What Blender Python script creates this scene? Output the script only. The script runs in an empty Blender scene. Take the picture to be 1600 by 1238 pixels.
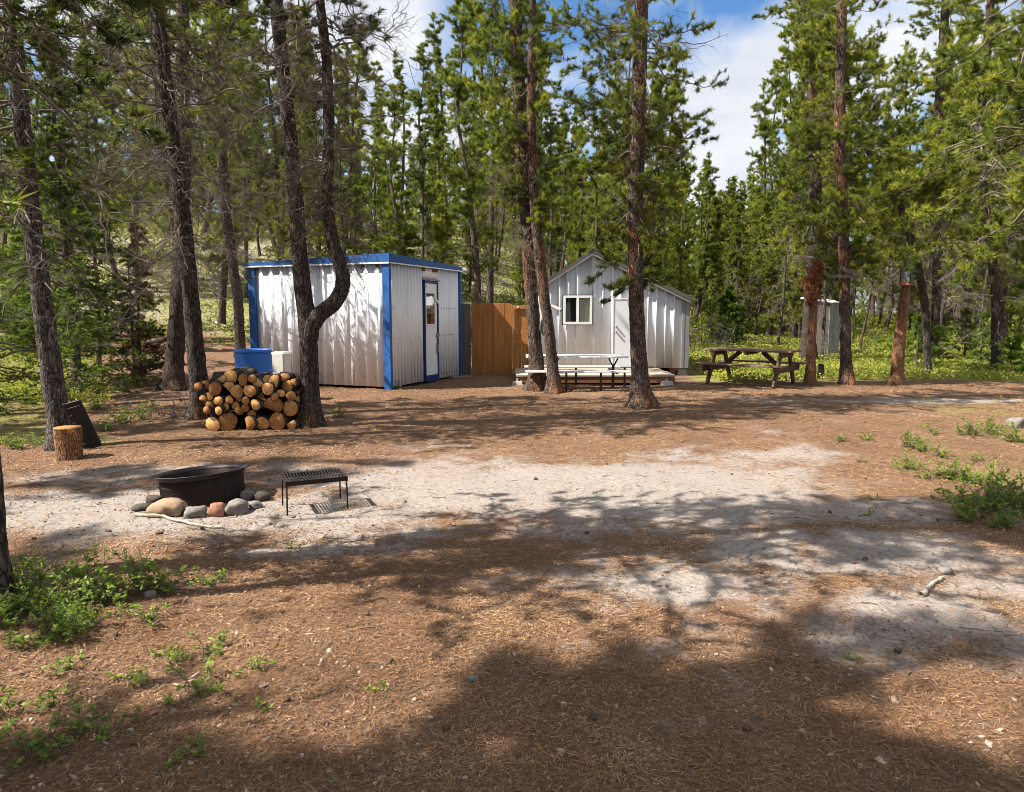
import bpy, bmesh, math, random
import numpy as np
from mathutils import Vector, Matrix

rnd = random.Random(11)
rng = np.random.default_rng(11)
sc = bpy.context.scene
col = sc.collection
PI = math.pi

# ------------------------------------------------------------------ camera, sky, sun, exposure
F_PX, HOR, CAM_H = 1111.0, 488.0, 1.53
PITCH = math.atan((619 - HOR) / F_PX)
cam_d = bpy.data.cameras.new('camera')
cam = bpy.data.objects.new('camera', cam_d)
col.objects.link(cam)
cam.location = (0, 0, CAM_H)
cam.rotation_euler = (PI / 2 - PITCH, 0, 0)
cam_d.sensor_width = 36
cam_d.lens = 36 * F_PX / 1600
cam_d.clip_start = 0.05
cam_d.clip_end = 2000
sc.camera = cam

SUN_EL, SUN_B = math.radians(48), math.radians(14)      # height, and how far behind the camera's left side it stands
to_sun = Vector((-math.cos(SUN_EL) * math.cos(SUN_B), -math.cos(SUN_EL) * math.sin(SUN_B), math.sin(SUN_EL)))
sun_d = bpy.data.lights.new('sun', 'SUN')
sun_d.energy = 5.0
sun_d.angle = math.radians(0.42)
sun_d.color = (1.0, 0.94, 0.85)
sun = bpy.data.objects.new('sun', sun_d)
col.objects.link(sun)
sun.rotation_euler = to_sun.to_track_quat('Z', 'Y').to_euler()

world = bpy.data.worlds.new('World')
sc.world = world
world.use_nodes = True
wt = world.node_tree
wt.nodes.clear()
wo = wt.nodes.new('ShaderNodeOutputWorld')
bg = wt.nodes.new('ShaderNodeBackground')
sky = wt.nodes.new('ShaderNodeTexSky')
sky.sky_type = 'NISHITA'
sky.sun_disc = False
sky.sun_elevation = SUN_EL
sky.sun_rotation = math.atan2(to_sun.x, to_sun.y)
sky.air_density = 1.0
sky.dust_density = 0.6
sky.ozone_density = 2.0
tc = wt.nodes.new('ShaderNodeTexCoord')
sep = wt.nodes.new('ShaderNodeSeparateXYZ')
wt.links.new(tc.outputs['Generated'], sep.inputs[0])
zz = wt.nodes.new('ShaderNodeMath'); zz.operation = 'MAXIMUM'; zz.inputs[1].default_value = 0.0
wt.links.new(sep.outputs[2], zz.inputs[0])
za = wt.nodes.new('ShaderNodeMath'); za.operation = 'ADD'; za.inputs[1].default_value = 0.22
wt.links.new(zz.outputs[0], za.inputs[0])
cmb = wt.nodes.new('ShaderNodeCombineXYZ')
for k in (0, 1):
    dv = wt.nodes.new('ShaderNodeMath'); dv.operation = 'DIVIDE'
    wt.links.new(sep.outputs[k], dv.inputs[0]); wt.links.new(za.outputs[0], dv.inputs[1])
    wt.links.new(dv.outputs[0], cmb.inputs[k])
mp = wt.nodes.new('ShaderNodeMapping'); mp.inputs['Location'].default_value = (3.1, 0.35, 0)
wt.links.new(cmb.outputs[0], mp.inputs[0])
cn = wt.nodes.new('ShaderNodeTexNoise'); cn.inputs['Scale'].default_value = 1.25; cn.inputs['Detail'].default_value = 7
cn.inputs['Roughness'].default_value = 0.52; cn.inputs['Distortion'].default_value = 0.25
wt.links.new(mp.outputs[0], cn.inputs['Vector'])
cr = wt.nodes.new('ShaderNodeValToRGB')
cr.color_ramp.elements[0].position = 0.37; cr.color_ramp.elements[0].color = (0, 0, 0, 1)
cr.color_ramp.elements[1].position = 0.52; cr.color_ramp.elements[1].color = (1, 1, 1, 1)
wt.links.new(cn.outputs[0], cr.inputs[0])
cn2 = wt.nodes.new('ShaderNodeTexNoise'); cn2.inputs['Scale'].default_value = 2.1; cn2.inputs['Detail'].default_value = 4
wt.links.new(mp.outputs[0], cn2.inputs['Vector'])
cr2 = wt.nodes.new('ShaderNodeValToRGB')
cr2.color_ramp.elements[0].position = 0.3; cr2.color_ramp.elements[0].color = (5.4, 5.8, 6.7, 1)
cr2.color_ramp.elements[1].position = 0.62; cr2.color_ramp.elements[1].color = (8.0, 8.2, 8.6, 1)
wt.links.new(cn2.outputs[0], cr2.inputs[0])
skm = wt.nodes.new('ShaderNodeMix'); skm.data_type = 'RGBA'; skm.blend_type = 'MULTIPLY'; skm.inputs[0].default_value = 1.0
wt.links.new(sky.outputs[0], skm.inputs[6]); skm.inputs[7].default_value = (.80, 1.18, 1.5, 1)
mx = wt.nodes.new('ShaderNodeMix'); mx.data_type = 'RGBA'
wt.links.new(cr.outputs[0], mx.inputs[0]); wt.links.new(skm.outputs[2], mx.inputs[6]); wt.links.new(cr2.outputs[0], mx.inputs[7])
wt.links.new(mx.outputs[2], bg.inputs[0])
bg.inputs[1].default_value = 0.05
wt.links.new(bg.outputs[0], wo.inputs[0])

sc.view_settings.view_transform = 'Standard'
sc.view_settings.look = 'None'
sc.view_settings.exposure = 1.32
sc.view_settings.gamma = 1.0
sc.view_settings.use_curve_mapping = False
sc.render.engine = 'CYCLES'
cy = sc.cycles
cy.max_bounces = 5; cy.diffuse_bounces = 3; cy.glossy_bounces = 2; cy.transmission_bounces = 3; cy.transparent_max_bounces = 6
cy.use_adaptive_sampling = False
cy.filter_width = 0.85
cy.use_denoising = True
cy.denoiser = 'OPENIMAGEDENOISE'
cy.denoising_input_passes = 'RGB_ALBEDO_NORMAL'
cy.denoising_prefilter = 'ACCURATE'
cy.caustics_reflective = False; cy.caustics_refractive = False

# ------------------------------------------------------------------ pixel -> world helpers (used to lay the place out)
SP, CP = math.sin(PITCH), math.cos(PITCH)
def ray(u, v):
    x = (u - 800) / F_PX; y = (619 - v) / F_PX
    return np.array([x, CP + y * SP, -SP + y * CP])
def G(u, v, z=0.0):
    r = ray(u, v); t = (z - CAM_H) / r[2]
    return r * t + np.array([0, 0, CAM_H])
def A(u, v, Y):
    r = ray(u, v)
    return r * (Y / r[1]) + np.array([0, 0, CAM_H])
def proj(P):
    x, y, z = P[0], P[1], P[2] - CAM_H
    f = y * CP - z * SP; yy = y * SP + z * CP
    return 800 + F_PX * x / f, 619 - F_PX * yy / f

# ------------------------------------------------------------------ noise
def _h(ix, iy, iz):
    n = (ix * 374761393 + iy * 668265263 + iz * 1274126177) & 0xFFFFFFFF
    n = ((n ^ (n >> 13)) * 1274126177) & 0xFFFFFFFF
    return ((n ^ (n >> 16)) & 0xFFFF) / 65535.0
def vn(p):
    p = np.asarray(p, float); i = np.floor(p).astype(np.int64); f = p - i; f = f * f * (3 - 2 * f)
    o = 0
    for dx in (0, 1):
        for dy in (0, 1):
            for dz in (0, 1):
                w = (f[..., 0] if dx else 1 - f[..., 0]) * (f[..., 1] if dy else 1 - f[..., 1]) * (f[..., 2] if dz else 1 - f[..., 2])
                o = o + w * _h(i[..., 0] + dx, i[..., 1] + dy, i[..., 2] + dz)
    return o
def vn2(x, y, s, seed=0.0):
    return vn(np.stack([np.asarray(x, float) * s + seed * 7.3 + 500, np.asarray(y, float) * s + seed * 3.1 + 500, np.full(np.shape(x), seed + 500.5)], -1))
def fbm2(x, y, s, seed=0.0, o=4):
    r = 0; a = .5
    for k in range(o):
        r = r + a * vn2(x, y, s * 2 ** k, seed + k); a *= .5
    return r / (1 - .5 ** o)
def sstep(a, b, x):
    t = np.clip((np.asarray(x, float) - a) / (b - a), 0, 1)
    return t * t * (3 - 2 * t)

# ------------------------------------------------------------------ terrain
def ground_z(x, y):
    x = np.asarray(x, float); y = np.asarray(y, float)
    hill = sstep(15, 46, y + .35 * np.clip(-x - 4, 0, 14)) * 6.3 * sstep(9, -9, x - .10 * y)
    far = sstep(16, 60, y) * 0.55 * sstep(-2, 8, x)
    edge = sstep(18, 60, np.abs(y) * 0 + np.abs(x)) * 0.8
    near = (fbm2(x, y, .5, 3, 3) - .5) * .10 + (fbm2(x, y, 2.3, 5, 3) - .5) * .06
    rough = (fbm2(x, y, .25, 9, 3) - .5) * .5 * sstep(16, 30, y)
    return hill + far + edge + near * (1 - .0 * y) + rough
def gz(x, y):
    return float(ground_z(np.array([x]), np.array([y]))[0])

def ell(x, y, cx, cy, rx, ry, rot=0.0):
    c, s = math.cos(rot), math.sin(rot)
    dx = (x - cx) * c + (y - cy) * s; dy = -(x - cx) * s + (y - cy) * c
    return np.exp(-((dx / rx) ** 2 + (dy / ry) ** 2) ** 1.3)
def sand_mask(x, y):
    m = 0
    for (cx, cy_, rx, ry, rot, a) in [(.9, 6.1, 2.2, 1.15, .05, 1.0), (-2.9, 5.4, 2.6, .75, -.05, .8), (-1.0, 6.6, 1.5, .9, 0, .55), (2.7, 5.3, 1.1, .45, .1, .75),
                                     (2.0, 3.4, .75, .42, .25, .7), (2.9, 3.75, .8, .35, 0, .55), (1.0, 3.9, .8, .3, .1, .5), (2.3, 4.4, 1.6, .55, .1, .55), (2.5, 3.1, .7, .35, .2, .55), (-.2, 4.9, 1.8, .35, 0, .5), (7.2, 12.3, 3.2, .45, -.05, .6), (-3.9, 6.6, 1.3, .5, 0, .5),
                                     (.7, 4.0, 1.4, .25, .1, .42), (2.5, 7.6, 1.5, .6, 0, .45), (-1.3, 4.5, 1.6, .22, .1, .42), (12.0, 33, 5.0, 2.0, 0, .6), (9.3, 24, 4.0, 1.2, .1, .7)]:
        m = np.maximum(m, a * ell(x, y, cx, cy_, rx, ry, rot))
    m = m + .12 + (fbm2(x, y, 1.1, 21, 4) - .5) * .9 + (fbm2(x, y, 5.0, 25, 4) - .5) * .9
    hillm = sstep(17, 24, y) * sstep(6, -1, x - .08 * y)
    m = np.maximum(m, hillm * (.78 + (fbm2(x, y, .35, 33, 4) - .5) * 1.4))
    return np.clip(m, 0, 1)
def green_mask(x, y):
    # low ground cover: the meadow to the right and behind, and patches at the edges
    u = x / np.maximum(y, .5)
    meadow = sstep(14.9, 16.6, y + (fbm2(x, y, .6, 41, 3) - .5) * 3) * sstep(.20, .30, u)
    meadow = np.maximum(meadow, .7 * sstep(18, 21, y) * sstep(.1, .25, u))
    right = sstep(.50, .66, u + (fbm2(x, y, 1.2, 43, 3) - .5) * .3) * sstep(5.2, 6.2, y) * sstep(13.0, 11.5, y) * .45
    left = sstep(-.50, -.68, u + (fbm2(x, y, .9, 45, 3) - .5) * .35) * sstep(7.3, 8.5, y) * .7
    hillg = sstep(16, 22, y) * sstep(.22, .1, u) * .56
    return np.clip(np.maximum.reduce([meadow, right, left, hillg]) * (.45 + 1.1 * fbm2(x, y, 1.0, 47, 4)), 0, 1)

# ------------------------------------------------------------------ mesh helpers
def mesh_np(name, V, quads=None, tris=None, attrs=None, smooth=False):
    me = bpy.data.meshes.new(name)
    V = np.asarray(V, np.float32).reshape(-1, 3)
    ls = []; tot = []
    if quads is not None and len(quads):
        q = np.asarray(quads, np.int32).reshape(-1, 4); ls.append(q.ravel()); tot.append(np.full(len(q), 4, np.int32))
    if tris is not None and len(tris):
        t = np.asarray(tris, np.int32).reshape(-1, 3); ls.append(t.ravel()); tot.append(np.full(len(t), 3, np.int32))
    lv = np.concatenate(ls); lt = np.concatenate(tot)
    me.vertices.add(len(V)); me.vertices.foreach_set('co', V.ravel())
    me.loops.add(len(lv)); me.loops.foreach_set('vertex_index', lv)
    me.polygons.add(len(lt))
    st = np.zeros(len(lt), np.int32); st[1:] = np.cumsum(lt)[:-1]
    me.polygons.foreach_set('loop_start', st)
    try:
        me.polygons.foreach_set('loop_total', lt)
    except Exception:
        pass
    if smooth:
        me.polygons.foreach_set('use_smooth', np.ones(len(lt), bool))
    for k, a in (attrs or {}).items():
        at = me.attributes.new(k, 'FLOAT', 'POINT'); at.data.foreach_set('value', np.asarray(a, np.float32))
    me.update(calc_edges=True)
    return me
def obj(name, me, mat=None, parent=None, label=None):
    o = bpy.data.objects.new(name, me)
    col.objects.link(o)
    if mat and me is not None and not me.materials:
        me.materials.append(mat)
    if parent: o.parent = parent
    if label: o['label'] = label
    return o
def tag(o, label=None, cat=None, group=None, kind=None):
    if label: o['label'] = label
    if cat: o['category'] = cat
    if group: o['group'] = group
    if kind: o['kind'] = kind
    return o
def thing(name, label, cat, loc=(0, 0, 0), rz=0.0, group=None):
    o = bpy.data.objects.new(name, None)
    o.empty_display_size = .1
    col.objects.link(o)
    o.location = loc; o.rotation_euler = (0, 0, rz)
    return tag(o, label, cat, group)
class BM:
    """collects boxes, bars, tubes into one bmesh"""
    def __init__(s): s.b = bmesh.new()
    def box(s, x0, x1, y0, y1, z0, z1, bev=0.0, M=None):
        r = bmesh.ops.create_cube(s.b, size=1.0)
        vs = r['verts']
        bmesh.ops.scale(s.b, vec=(x1 - x0, y1 - y0, z1 - z0), verts=vs)
        bmesh.ops.translate(s.b, vec=((x0 + x1) / 2, (y0 + y1) / 2, (z0 + z1) / 2), verts=vs)
        if bev > 0:
            es = list({e for v in vs for e in v.link_edges})
            rr = bmesh.ops.bevel(s.b, geom=es, offset=bev, segments=1, affect='EDGES', clamp_overlap=True)
            vs = list({v for f in rr['faces'] for v in f.verts} | {v for v in vs if v.is_valid})
        if M is not None: bmesh.ops.transform(s.b, matrix=M, verts=vs)
        return s
    def bar(s, p, q, w, h, bev=0.0, up=(0, 0, 1)):
        p, q = Vector(p), Vector(q); d = q - p; L = d.length; d.normalize()
        upv = Vector(up)
        if abs(d.dot(upv)) > .98: upv = Vector((0, 1, 0))
        x = d; y = upv.cross(d).normalized(); z = x.cross(y)
        M = Matrix((x, y, z)).transposed().to_4x4(); M.translation = (p + q) / 2
        return s.box(-L / 2, L / 2, -w / 2, w / 2, -h / 2, h / 2, bev, M)
    def prism(s, poly, d0, d1, axis='y', bev=0.0):
        """poly: list of (a,b); extruded along axis y -> (a, d, b) / z -> (a, b, d)"""
        f0 = []; f1 = []
        for a, b in poly:
            if axis == 'y': f0.append(s.b.verts.new((a, d0, b))); f1.append(s.b.verts.new((a, d1, b)))
            else: f0.append(s.b.verts.new((a, b, d0))); f1.append(s.b.verts.new((a, b, d1)))
        n = len(poly); fs = [s.b.faces.new(f0), s.b.faces.new(f1[::-1])]
        for i in range(n):
            fs.append(s.b.faces.new((f0[i], f1[i], f1[(i + 1) % n], f0[(i + 1) % n])))
        if bev:
            es = list({e for f in fs for e in f.edges})
            bmesh.ops.bevel(s.b, geom=es, offset=bev, segments=1, affect='EDGES')
        return s
    def tube(s, p, q, r0, r1=None, n=10, cap=True):
        r1 = r0 if r1 is None else r1
        p, q = Vector(p), Vector(q); d = (q - p); L = d.length
        M = d.to_track_quat('Z', 'Y').to_matrix().to_4x4(); M.translation = (p + q) / 2
        bmesh.ops.create_cone(s.b, cap_ends=cap, segments=n, radius1=r0, radius2=r1, depth=L, matrix=M)
        return s
    def lathe(s, prof, n=32, M=None, close=False):
        rings = []
        for r, z in prof:
            rings.append([s.b.verts.new((r * math.cos(2 * PI * k / n), r * math.sin(2 * PI * k / n), z)) for k in range(n)])
        for i in range(len(rings) - 1):
            for k in range(n):
                s.b.faces.new((rings[i][k], rings[i][(k + 1) % n], rings[i + 1][(k + 1) % n], rings[i + 1][k]))
        if close:
            s.b.faces.new(rings[0][::-1]); s.b.faces.new(rings[-1])
        if M is not None: bmesh.ops.transform(s.b, matrix=M, verts=[v for r in rings for v in r])
        return s
    def mesh(s, name, smooth=False):
        bmesh.ops.recalc_face_normals(s.b, faces=s.b.faces)
        me = bpy.data.meshes.new(name)
        if smooth:
            for f in s.b.faces: f.smooth = True
        s.b.to_mesh(me); s.b.free()
        return me
    def build(s, name, mat, parent=None, label=None, smooth=False):
        return obj(name, s.mesh(name, smooth), mat, parent, label)

# ------------------------------------------------------------------ materials
class NT:
    def __init__(s, name):
        s.m = bpy.data.materials.new(name); s.m.use_nodes = True
        s.t = s.m.node_tree; s.b = s.t.nodes['Principled BSDF']; s.out = s.t.nodes['Material Output']
    def n(s, typ, ins=None, **kw):
        nd = s.t.nodes.new(typ)
        for k, v in kw.items(): setattr(nd, k, v)
        for k, v in (ins or {}).items(): s.set(nd.inputs[k], v)
        return nd
    def set(s, sock, v):
        if isinstance(v, bpy.types.NodeSocket): s.t.links.new(v, sock)
        elif isinstance(v, tuple) and len(v) == 3 and sock.type == 'RGBA': sock.default_value = (*v, 1)
        else: sock.default_value = v
    def coord(s, kind='Object', scale=(1, 1, 1)):
        c = s.n('ShaderNodeTexCoord').outputs[kind]
        if scale != (1, 1, 1):
            c = s.n('ShaderNodeMapping', {0: c, 'Scale': scale}).outputs[0]
        return c
    def noise(s, c, scale, detail=4, rough=.55, dist=0.0):
        return s.n('ShaderNodeTexNoise', {'Vector': c, 'Scale': scale, 'Detail': detail, 'Roughness': rough, 'Distortion': dist}).outputs[0]
    def ramp(s, f, stops):
        r = s.n('ShaderNodeValToRGB', {0: f}); e = r.color_ramp.elements
        while len(e) < len(stops): e.new(.5)
        for i, (p, c) in enumerate(stops):
            e[i].position = p; e[i].color = (*c, 1) if isinstance(c, tuple) else (c, c, c, 1)
        return r.outputs[0]
    def mix(s, f, a, b, blend='MIX'):
        m = s.n('ShaderNodeMix', data_type='RGBA', blend_type=blend)
        s.set(m.inputs[0], f); s.set(m.inputs[6], a); s.set(m.inputs[7], b)
        return m.outputs[2]
    def math(s, op, a, b=0.0, c=0.0, clamp=False):
        m = s.n('ShaderNodeMath', operation=op, use_clamp=clamp); s.set(m.inputs[0], a); s.set(m.inputs[1], b)
        if op == 'MULTIPLY_ADD': s.set(m.inputs[2], c)
        return m.outputs[0]
    def attr(s, name): return s.n('ShaderNodeAttribute', attribute_name=name).outputs['Fac']
    def rand(s): return s.n('ShaderNodeObjectInfo').outputs['Random']
    def bump(s, h, strength=.5, dist=.02, normal=None):
        b = s.n('ShaderNodeBump', {'Height': h, 'Strength': strength, 'Distance': dist})
        if normal is not None: s.set(b.inputs['Normal'], normal)
        s.t.links.new(b.outputs[0], s.b.inputs['Normal']); return b.outputs[0]
    def base(s, c, rough=.7, spec=.3, metal=0.0):
        s.set(s.b.inputs['Base Color'], c); s.set(s.b.inputs['Roughness'], rough); s.b.inputs['Specular IOR Level'].default_value = spec
        s.b.inputs['Metallic'].default_value = metal; return s.m

def m_plain(name, c, rough=.6, spec=.3, metal=0.0, dirt=None, dscale=6, damt=.5, bump=0.0, bscale=60):
    t = NT(name); co = t.coord('Object')
    c2 = dirt or tuple(x * .7 for x in c)
    f = t.ramp(t.noise(co, dscale, 5, .6), [(.42, 0.0), (.75, damt)])
    cc = t.mix(f, c, c2)
    if bump: t.bump(t.noise(co, bscale, 3), bump, .004)
    return t.base(cc, rough, spec, metal)

def m_wood(name, c1, c2, axis, scale=1.0, rough=.75, knots=True, var=.35):
    t = NT(name); s = [28.0, 28.0, 28.0]; s['xyz'.index(axis)] = 1.6
    co = t.coord('Object', tuple(v * scale for v in s))
    r = t.rand()
    off = t.n('ShaderNodeVectorMath', {0: co}, operation='ADD'); t.set(off.inputs[1], t.n('ShaderNodeCombineXYZ', {0: t.math('MULTIPLY', r, 57.0), 1: t.math('MULTIPLY', r, 31.0), 2: t.math('MULTIPLY', r, 77.0)}).outputs[0])
    g = t.noise(off.outputs[0], 1.0, 5, .6, .6)
    cc = t.mix(t.ramp(g, [(.3, 0.0), (.7, 1.0)]), c1, c2)
    d = t.math('MULTIPLY_ADD', r, var, 1 - var / 2)
    cc = t.mix(1.0, cc, t.n('ShaderNodeCombineXYZ', {0: d, 1: d, 2: d}).outputs[0], 'MULTIPLY')
    t.bump(g, .35, .003)
    return t.base(cc, rough, .25)

def m_bark(name, dark, light, orange, amt, sc_=1.0):
    t = NT(name); co = t.coord('Object', (1, 1, .30))
    vor = t.n('ShaderNodeTexVoronoi', {'Vector': t.mix(.12, co, t.n('ShaderNodeTexNoise', {'Vector': co, 'Scale': 9.0}).outputs[1]), 'Scale': 36.0 * sc_}, feature='DISTANCE_TO_EDGE').outputs[0]
    cell = t.n('ShaderNodeTexVoronoi', {'Vector': co, 'Scale': 36.0 * sc_}).outputs['Color']
    n1 = t.noise(co, 40 * sc_, 5, .65)
    n2 = t.noise(co, 2.6, 3, .5)
    plate = t.mix(t.ramp(n1, [(.35, 0.0), (.7, 1.0)]), dark, light)
    om = t.math('MULTIPLY', t.ramp(n2, [(.62 - .3 * amt, 0.0), (.74 - .3 * amt, 1.0)]), t.ramp(t.noise(co, 17, 3), [(.4, 0.0), (.56, 1.0)]))
    plate = t.mix(om, plate, orange)
    plate = t.mix(t.ramp(t.n('ShaderNodeSeparateColor', {0: cell}).outputs[0], [(0.0, .0), (1.0, .45)]), plate, tuple(x * .5 for x in dark))
    crack = t.ramp(t.math('ADD', vor, t.math('MULTIPLY_ADD', n1, .16, -.08)), [(.0, 0.0), (.12, 1.0)])
    cc = t.mix(crack, tuple(x * .5 for x in dark), plate)
    hgt = t.math('ADD', t.math('MULTIPLY', crack, .7), t.math('MULTIPLY', n1, .5))
    t.bump(hgt, .9, .02)
    return t.base(cc, .9, .15)

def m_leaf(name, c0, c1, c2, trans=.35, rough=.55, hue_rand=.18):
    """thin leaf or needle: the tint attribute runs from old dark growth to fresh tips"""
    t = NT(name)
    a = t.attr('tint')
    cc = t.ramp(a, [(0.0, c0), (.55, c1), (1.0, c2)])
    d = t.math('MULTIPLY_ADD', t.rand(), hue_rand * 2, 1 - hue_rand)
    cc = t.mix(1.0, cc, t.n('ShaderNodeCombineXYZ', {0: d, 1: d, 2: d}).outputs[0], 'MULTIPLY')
    t.base(cc, rough, .25)
    tr = t.n('ShaderNodeBsdfTranslucent', {'Color': t.mix(1.0, cc, (1.25, 1.2, .7), 'MULTIPLY')})
    ms = t.n('ShaderNodeMixShader', {0: trans, 1: t.b.outputs[0], 2: tr.outputs[0]})
    t.t.links.new(ms.outputs[0], t.out.inputs[0])
    return t.m

MT = {}
MT['bark'] = m_bark('bark_grey_brown', (.036, .027, .023), (.15, .12, .10), (.24, .11, .05), .22)
MT['bark_pale'] = m_bark('bark_pale_grey', (.05, .042, .037), (.24, .205, .18), (.20, .11, .065), .05)
MT['bark_orange'] = m_bark('bark_orange_flaked', (.055, .038, .031), (.23, .17, .135), (.31, .135, .06), .42)
MT['bark_post'] = m_bark('bark_stripped', (.15, .085, .05), (.36, .22, .14), (.40, .19, .085), .9, 1.4)
MT['bark_far'] = m_bark('bark_distant', (.06, .045, .038), (.20, .155, .125), (.25, .12, .06), .3, .7)
MT['twig'] = m_plain('dead_twig', (.17, .14, .115), .9, .1, dirt=(.07, .055, .045), dscale=5, damt=1.0)
MT['twig_pale'] = m_plain('bleached_twig', (.42, .37, .30), .9, .1, dirt=(.2, .16, .12), dscale=5, damt=.8)
MT['lichen'] = m_leaf('hanging_lichen', (.10, .10, .055), (.20, .19, .10), (.30, .28, .15), .2)
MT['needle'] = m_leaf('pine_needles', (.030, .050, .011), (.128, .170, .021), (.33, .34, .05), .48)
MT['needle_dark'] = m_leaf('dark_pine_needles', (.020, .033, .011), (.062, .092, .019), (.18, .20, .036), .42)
MT['needle_lit'] = m_leaf('sunlit_pine_needles', (.04, .062, .012), (.165, .21, .026), (.42, .41, .06), .48)  # brighter copy of the pine needles, sunlight put into the colour
MT['spruce'] = m_leaf('spruce_needles', (.028, .052, .012), (.10, .17, .022), (.24, .33, .04), .45)
MT['needle_dead'] = m_leaf('dead_brown_needles', (.09, .035, .018), (.24, .10, .045), (.36, .19, .09), .25)
MT['leaf'] = m_leaf('shrub_leaves', (.03, .06, .012), (.12, .20, .025), (.28, .36, .05), .42, .45)
MT['cover'] = m_leaf('ground_cover_leaves', (.08, .10, .018), (.25, .28, .045), (.45, .42, .08), .4, .55)
MT['litter'] = m_leaf('fallen_needles', (.055, .030, .019), (.275, .150, .072), (.58, .41, .235), .1, .8, 0.0)
MT['chips'] = m_leaf('bark_flakes', (.12, .07, .045), (.33, .20, .13), (.55, .46, .37), .0, .85, 0.0)

def ground_mat():
    t = NT('forest_floor')
    co = t.coord('Object')
    n_f = t.noise(co, 11, 6, .7)
    n_ff = t.noise(co, 55, 4, .7)
    n_m = t.noise(co, 2.2, 5, .6)
    sand = t.attr('sand'); green = t.attr('green')
    sm = t.math('ADD', sand, t.math('MULTIPLY_ADD', n_f, .7, -.35))
    sm = t.math('ADD', sm, t.math('MULTIPLY_ADD', n_ff, .7, -.35))
    sm = t.ramp(sm, [(.33, 0.0), (.62, .95)])
    # needle mat: many short strands in two directions
    w1 = t.noise(t.coord('Object', (190, 70, 40)), 1.0, 4, .65, .5)
    w2 = t.noise(t.coord('Object', (60, 170, 40)), 1.0, 4, .65, .5)
    st = t.math('MULTIPLY', t.math('ADD', w1, w2), .5)
    lit = t.ramp(st, [(.36, (.04, .023, .016)), (.5, (.175, .096, .055)), (.58, (.31, .19, .11)), (.68, (.50, .37, .25))])
    lit = t.mix(t.ramp(n_m, [(.35, 0.0), (.65, .55)]), lit, (.15, .095, .07))
    snd = t.ramp(t.noise(co, 30, 6, .75), [(.3, (.195, .17, .15)), (.5, (.32, .283, .252)), (.72, (.40, .36, .325))])
    snd = t.mix(t.ramp(t.noise(co, 90, 3, .7), [(.54, 0.0), (.66, .85)]), snd, (.17, .105, .07))
    c = t.mix(sm, lit, snd)
    gm = t.ramp(t.math('ADD', green, t.math('MULTIPLY_ADD', n_f, .8, -.4)), [(.4, 0.0), (.62, .8)])
    gc = t.ramp(n_ff, [(.3, (.08, .085, .025)), (.55, (.22, .22, .06)), (.75, (.34, .30, .13))])
    c = t.mix(gm, c, gc)
    h = t.math('ADD', t.math('MULTIPLY', st, .5), t.math('ADD', t.math('MULTIPLY', n_f, .9), t.math('MULTIPLY', n_ff, .5)))
    t.bump(h, .75, .025)
    return t.base(c, .95, .1)
MT['ground'] = ground_mat()

# ------------------------------------------------------------------ ground: one sheet out to the horizon
def build_ground():
    ys = [-60, -40, -28, -20, -14, -10, -7, -5, -3.5, -2.4, -1.6, -1.0, -.5, 0, .4, .8, 1.1, 1.4]
    y = 1.6
    while y < 900:
        ys.append(y); y *= 1.0135 if y < 60 else 1.05
    ys = np.array(ys)
    s = np.linspace(-1, 1, 401)
    xs = 1.1 * np.sinh(s * 6.6)
    X, Y = np.meshgrid(xs, ys)
    Z = ground_z(X, Y)
    nx, ny = len(xs), len(ys)
    V = np.stack([X, Y, Z], -1).reshape(-1, 3)
    i = np.arange(nx * ny).reshape(ny, nx)
    Q = np.stack([i[:-1, :-1], i[:-1, 1:], i[1:, 1:], i[1:, :-1]], -1).reshape(-1, 4)
    me = mesh_np('ground', V, Q, attrs={'sand': sand_mask(X, Y).ravel(), 'green': green_mask(X, Y).ravel()}, smooth=True)
    return tag(obj('ground', me, MT['ground']), kind='structure', label='sandy forest floor under brown pine needles', cat='ground')
build_ground()

# ------------------------------------------------------------------ tree machinery (all arrays)
def nrm(v):
    return v / np.maximum(np.linalg.norm(v, axis=-1, keepdims=True), 1e-9)
def tubes(P, Rd, S=4):
    B, K, _ = P.shape
    T = np.empty_like(P); T[:, 1:-1] = P[:, 2:] - P[:, :-2]; T[:, 0] = P[:, 1] - P[:, 0]; T[:, -1] = P[:, -1] - P[:, -2]
    T = nrm(T)
    ref = np.where(np.abs(T[..., 2:3]) > .9, np.array([1., 0, 0]), np.array([0, 0, 1.]))
    a = nrm(np.cross(T, ref)); b = np.cross(T, a)
    th = np.arange(S) * 2 * PI / S
    V = P[:, :, None] + Rd[:, :, None, None] * (a[:, :, None] * np.cos(th)[None, None, :, None] + b[:, :, None] * np.sin(th)[None, None, :, None])
    idx = np.arange(B * K * S).reshape(B, K, S)
    n = np.roll(idx, -1, 2)
    Q = np.stack([idx[:, :-1], n[:, :-1], n[:, 1:], idx[:, 1:]], -1).reshape(-1, 4)
    return V.reshape(-1, 3), Q
def sprouts(g, start, d, L, K, up, wig):
    B = len(start); t = np.linspace(0, 1, K)
    P = start[:, None] + d[:, None] * (L[:, None] * t)[..., None]
    P[..., 2] += (up * L)[:, None] * t ** 2
    w = g.normal(size=(B, K, 3)) * wig * L[:, None, None] / K
    w[:, 0] = 0
    return P + np.cumsum(w, 1)
def along(P, t):
    """P (B,K,3), t (B,n) in 0..1 -> points, tangents (B,n,3)"""
    B, K, _ = P.shape
    f = t * (K - 1); i = np.clip(np.floor(f).astype(int), 0, K - 2); w = (f - i)[..., None]
    b = np.arange(B)[:, None]
    p0, p1 = P[b, i], P[b, i + 1]
    return p0 * (1 - w) + p1 * w, nrm(p1 - p0)
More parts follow.
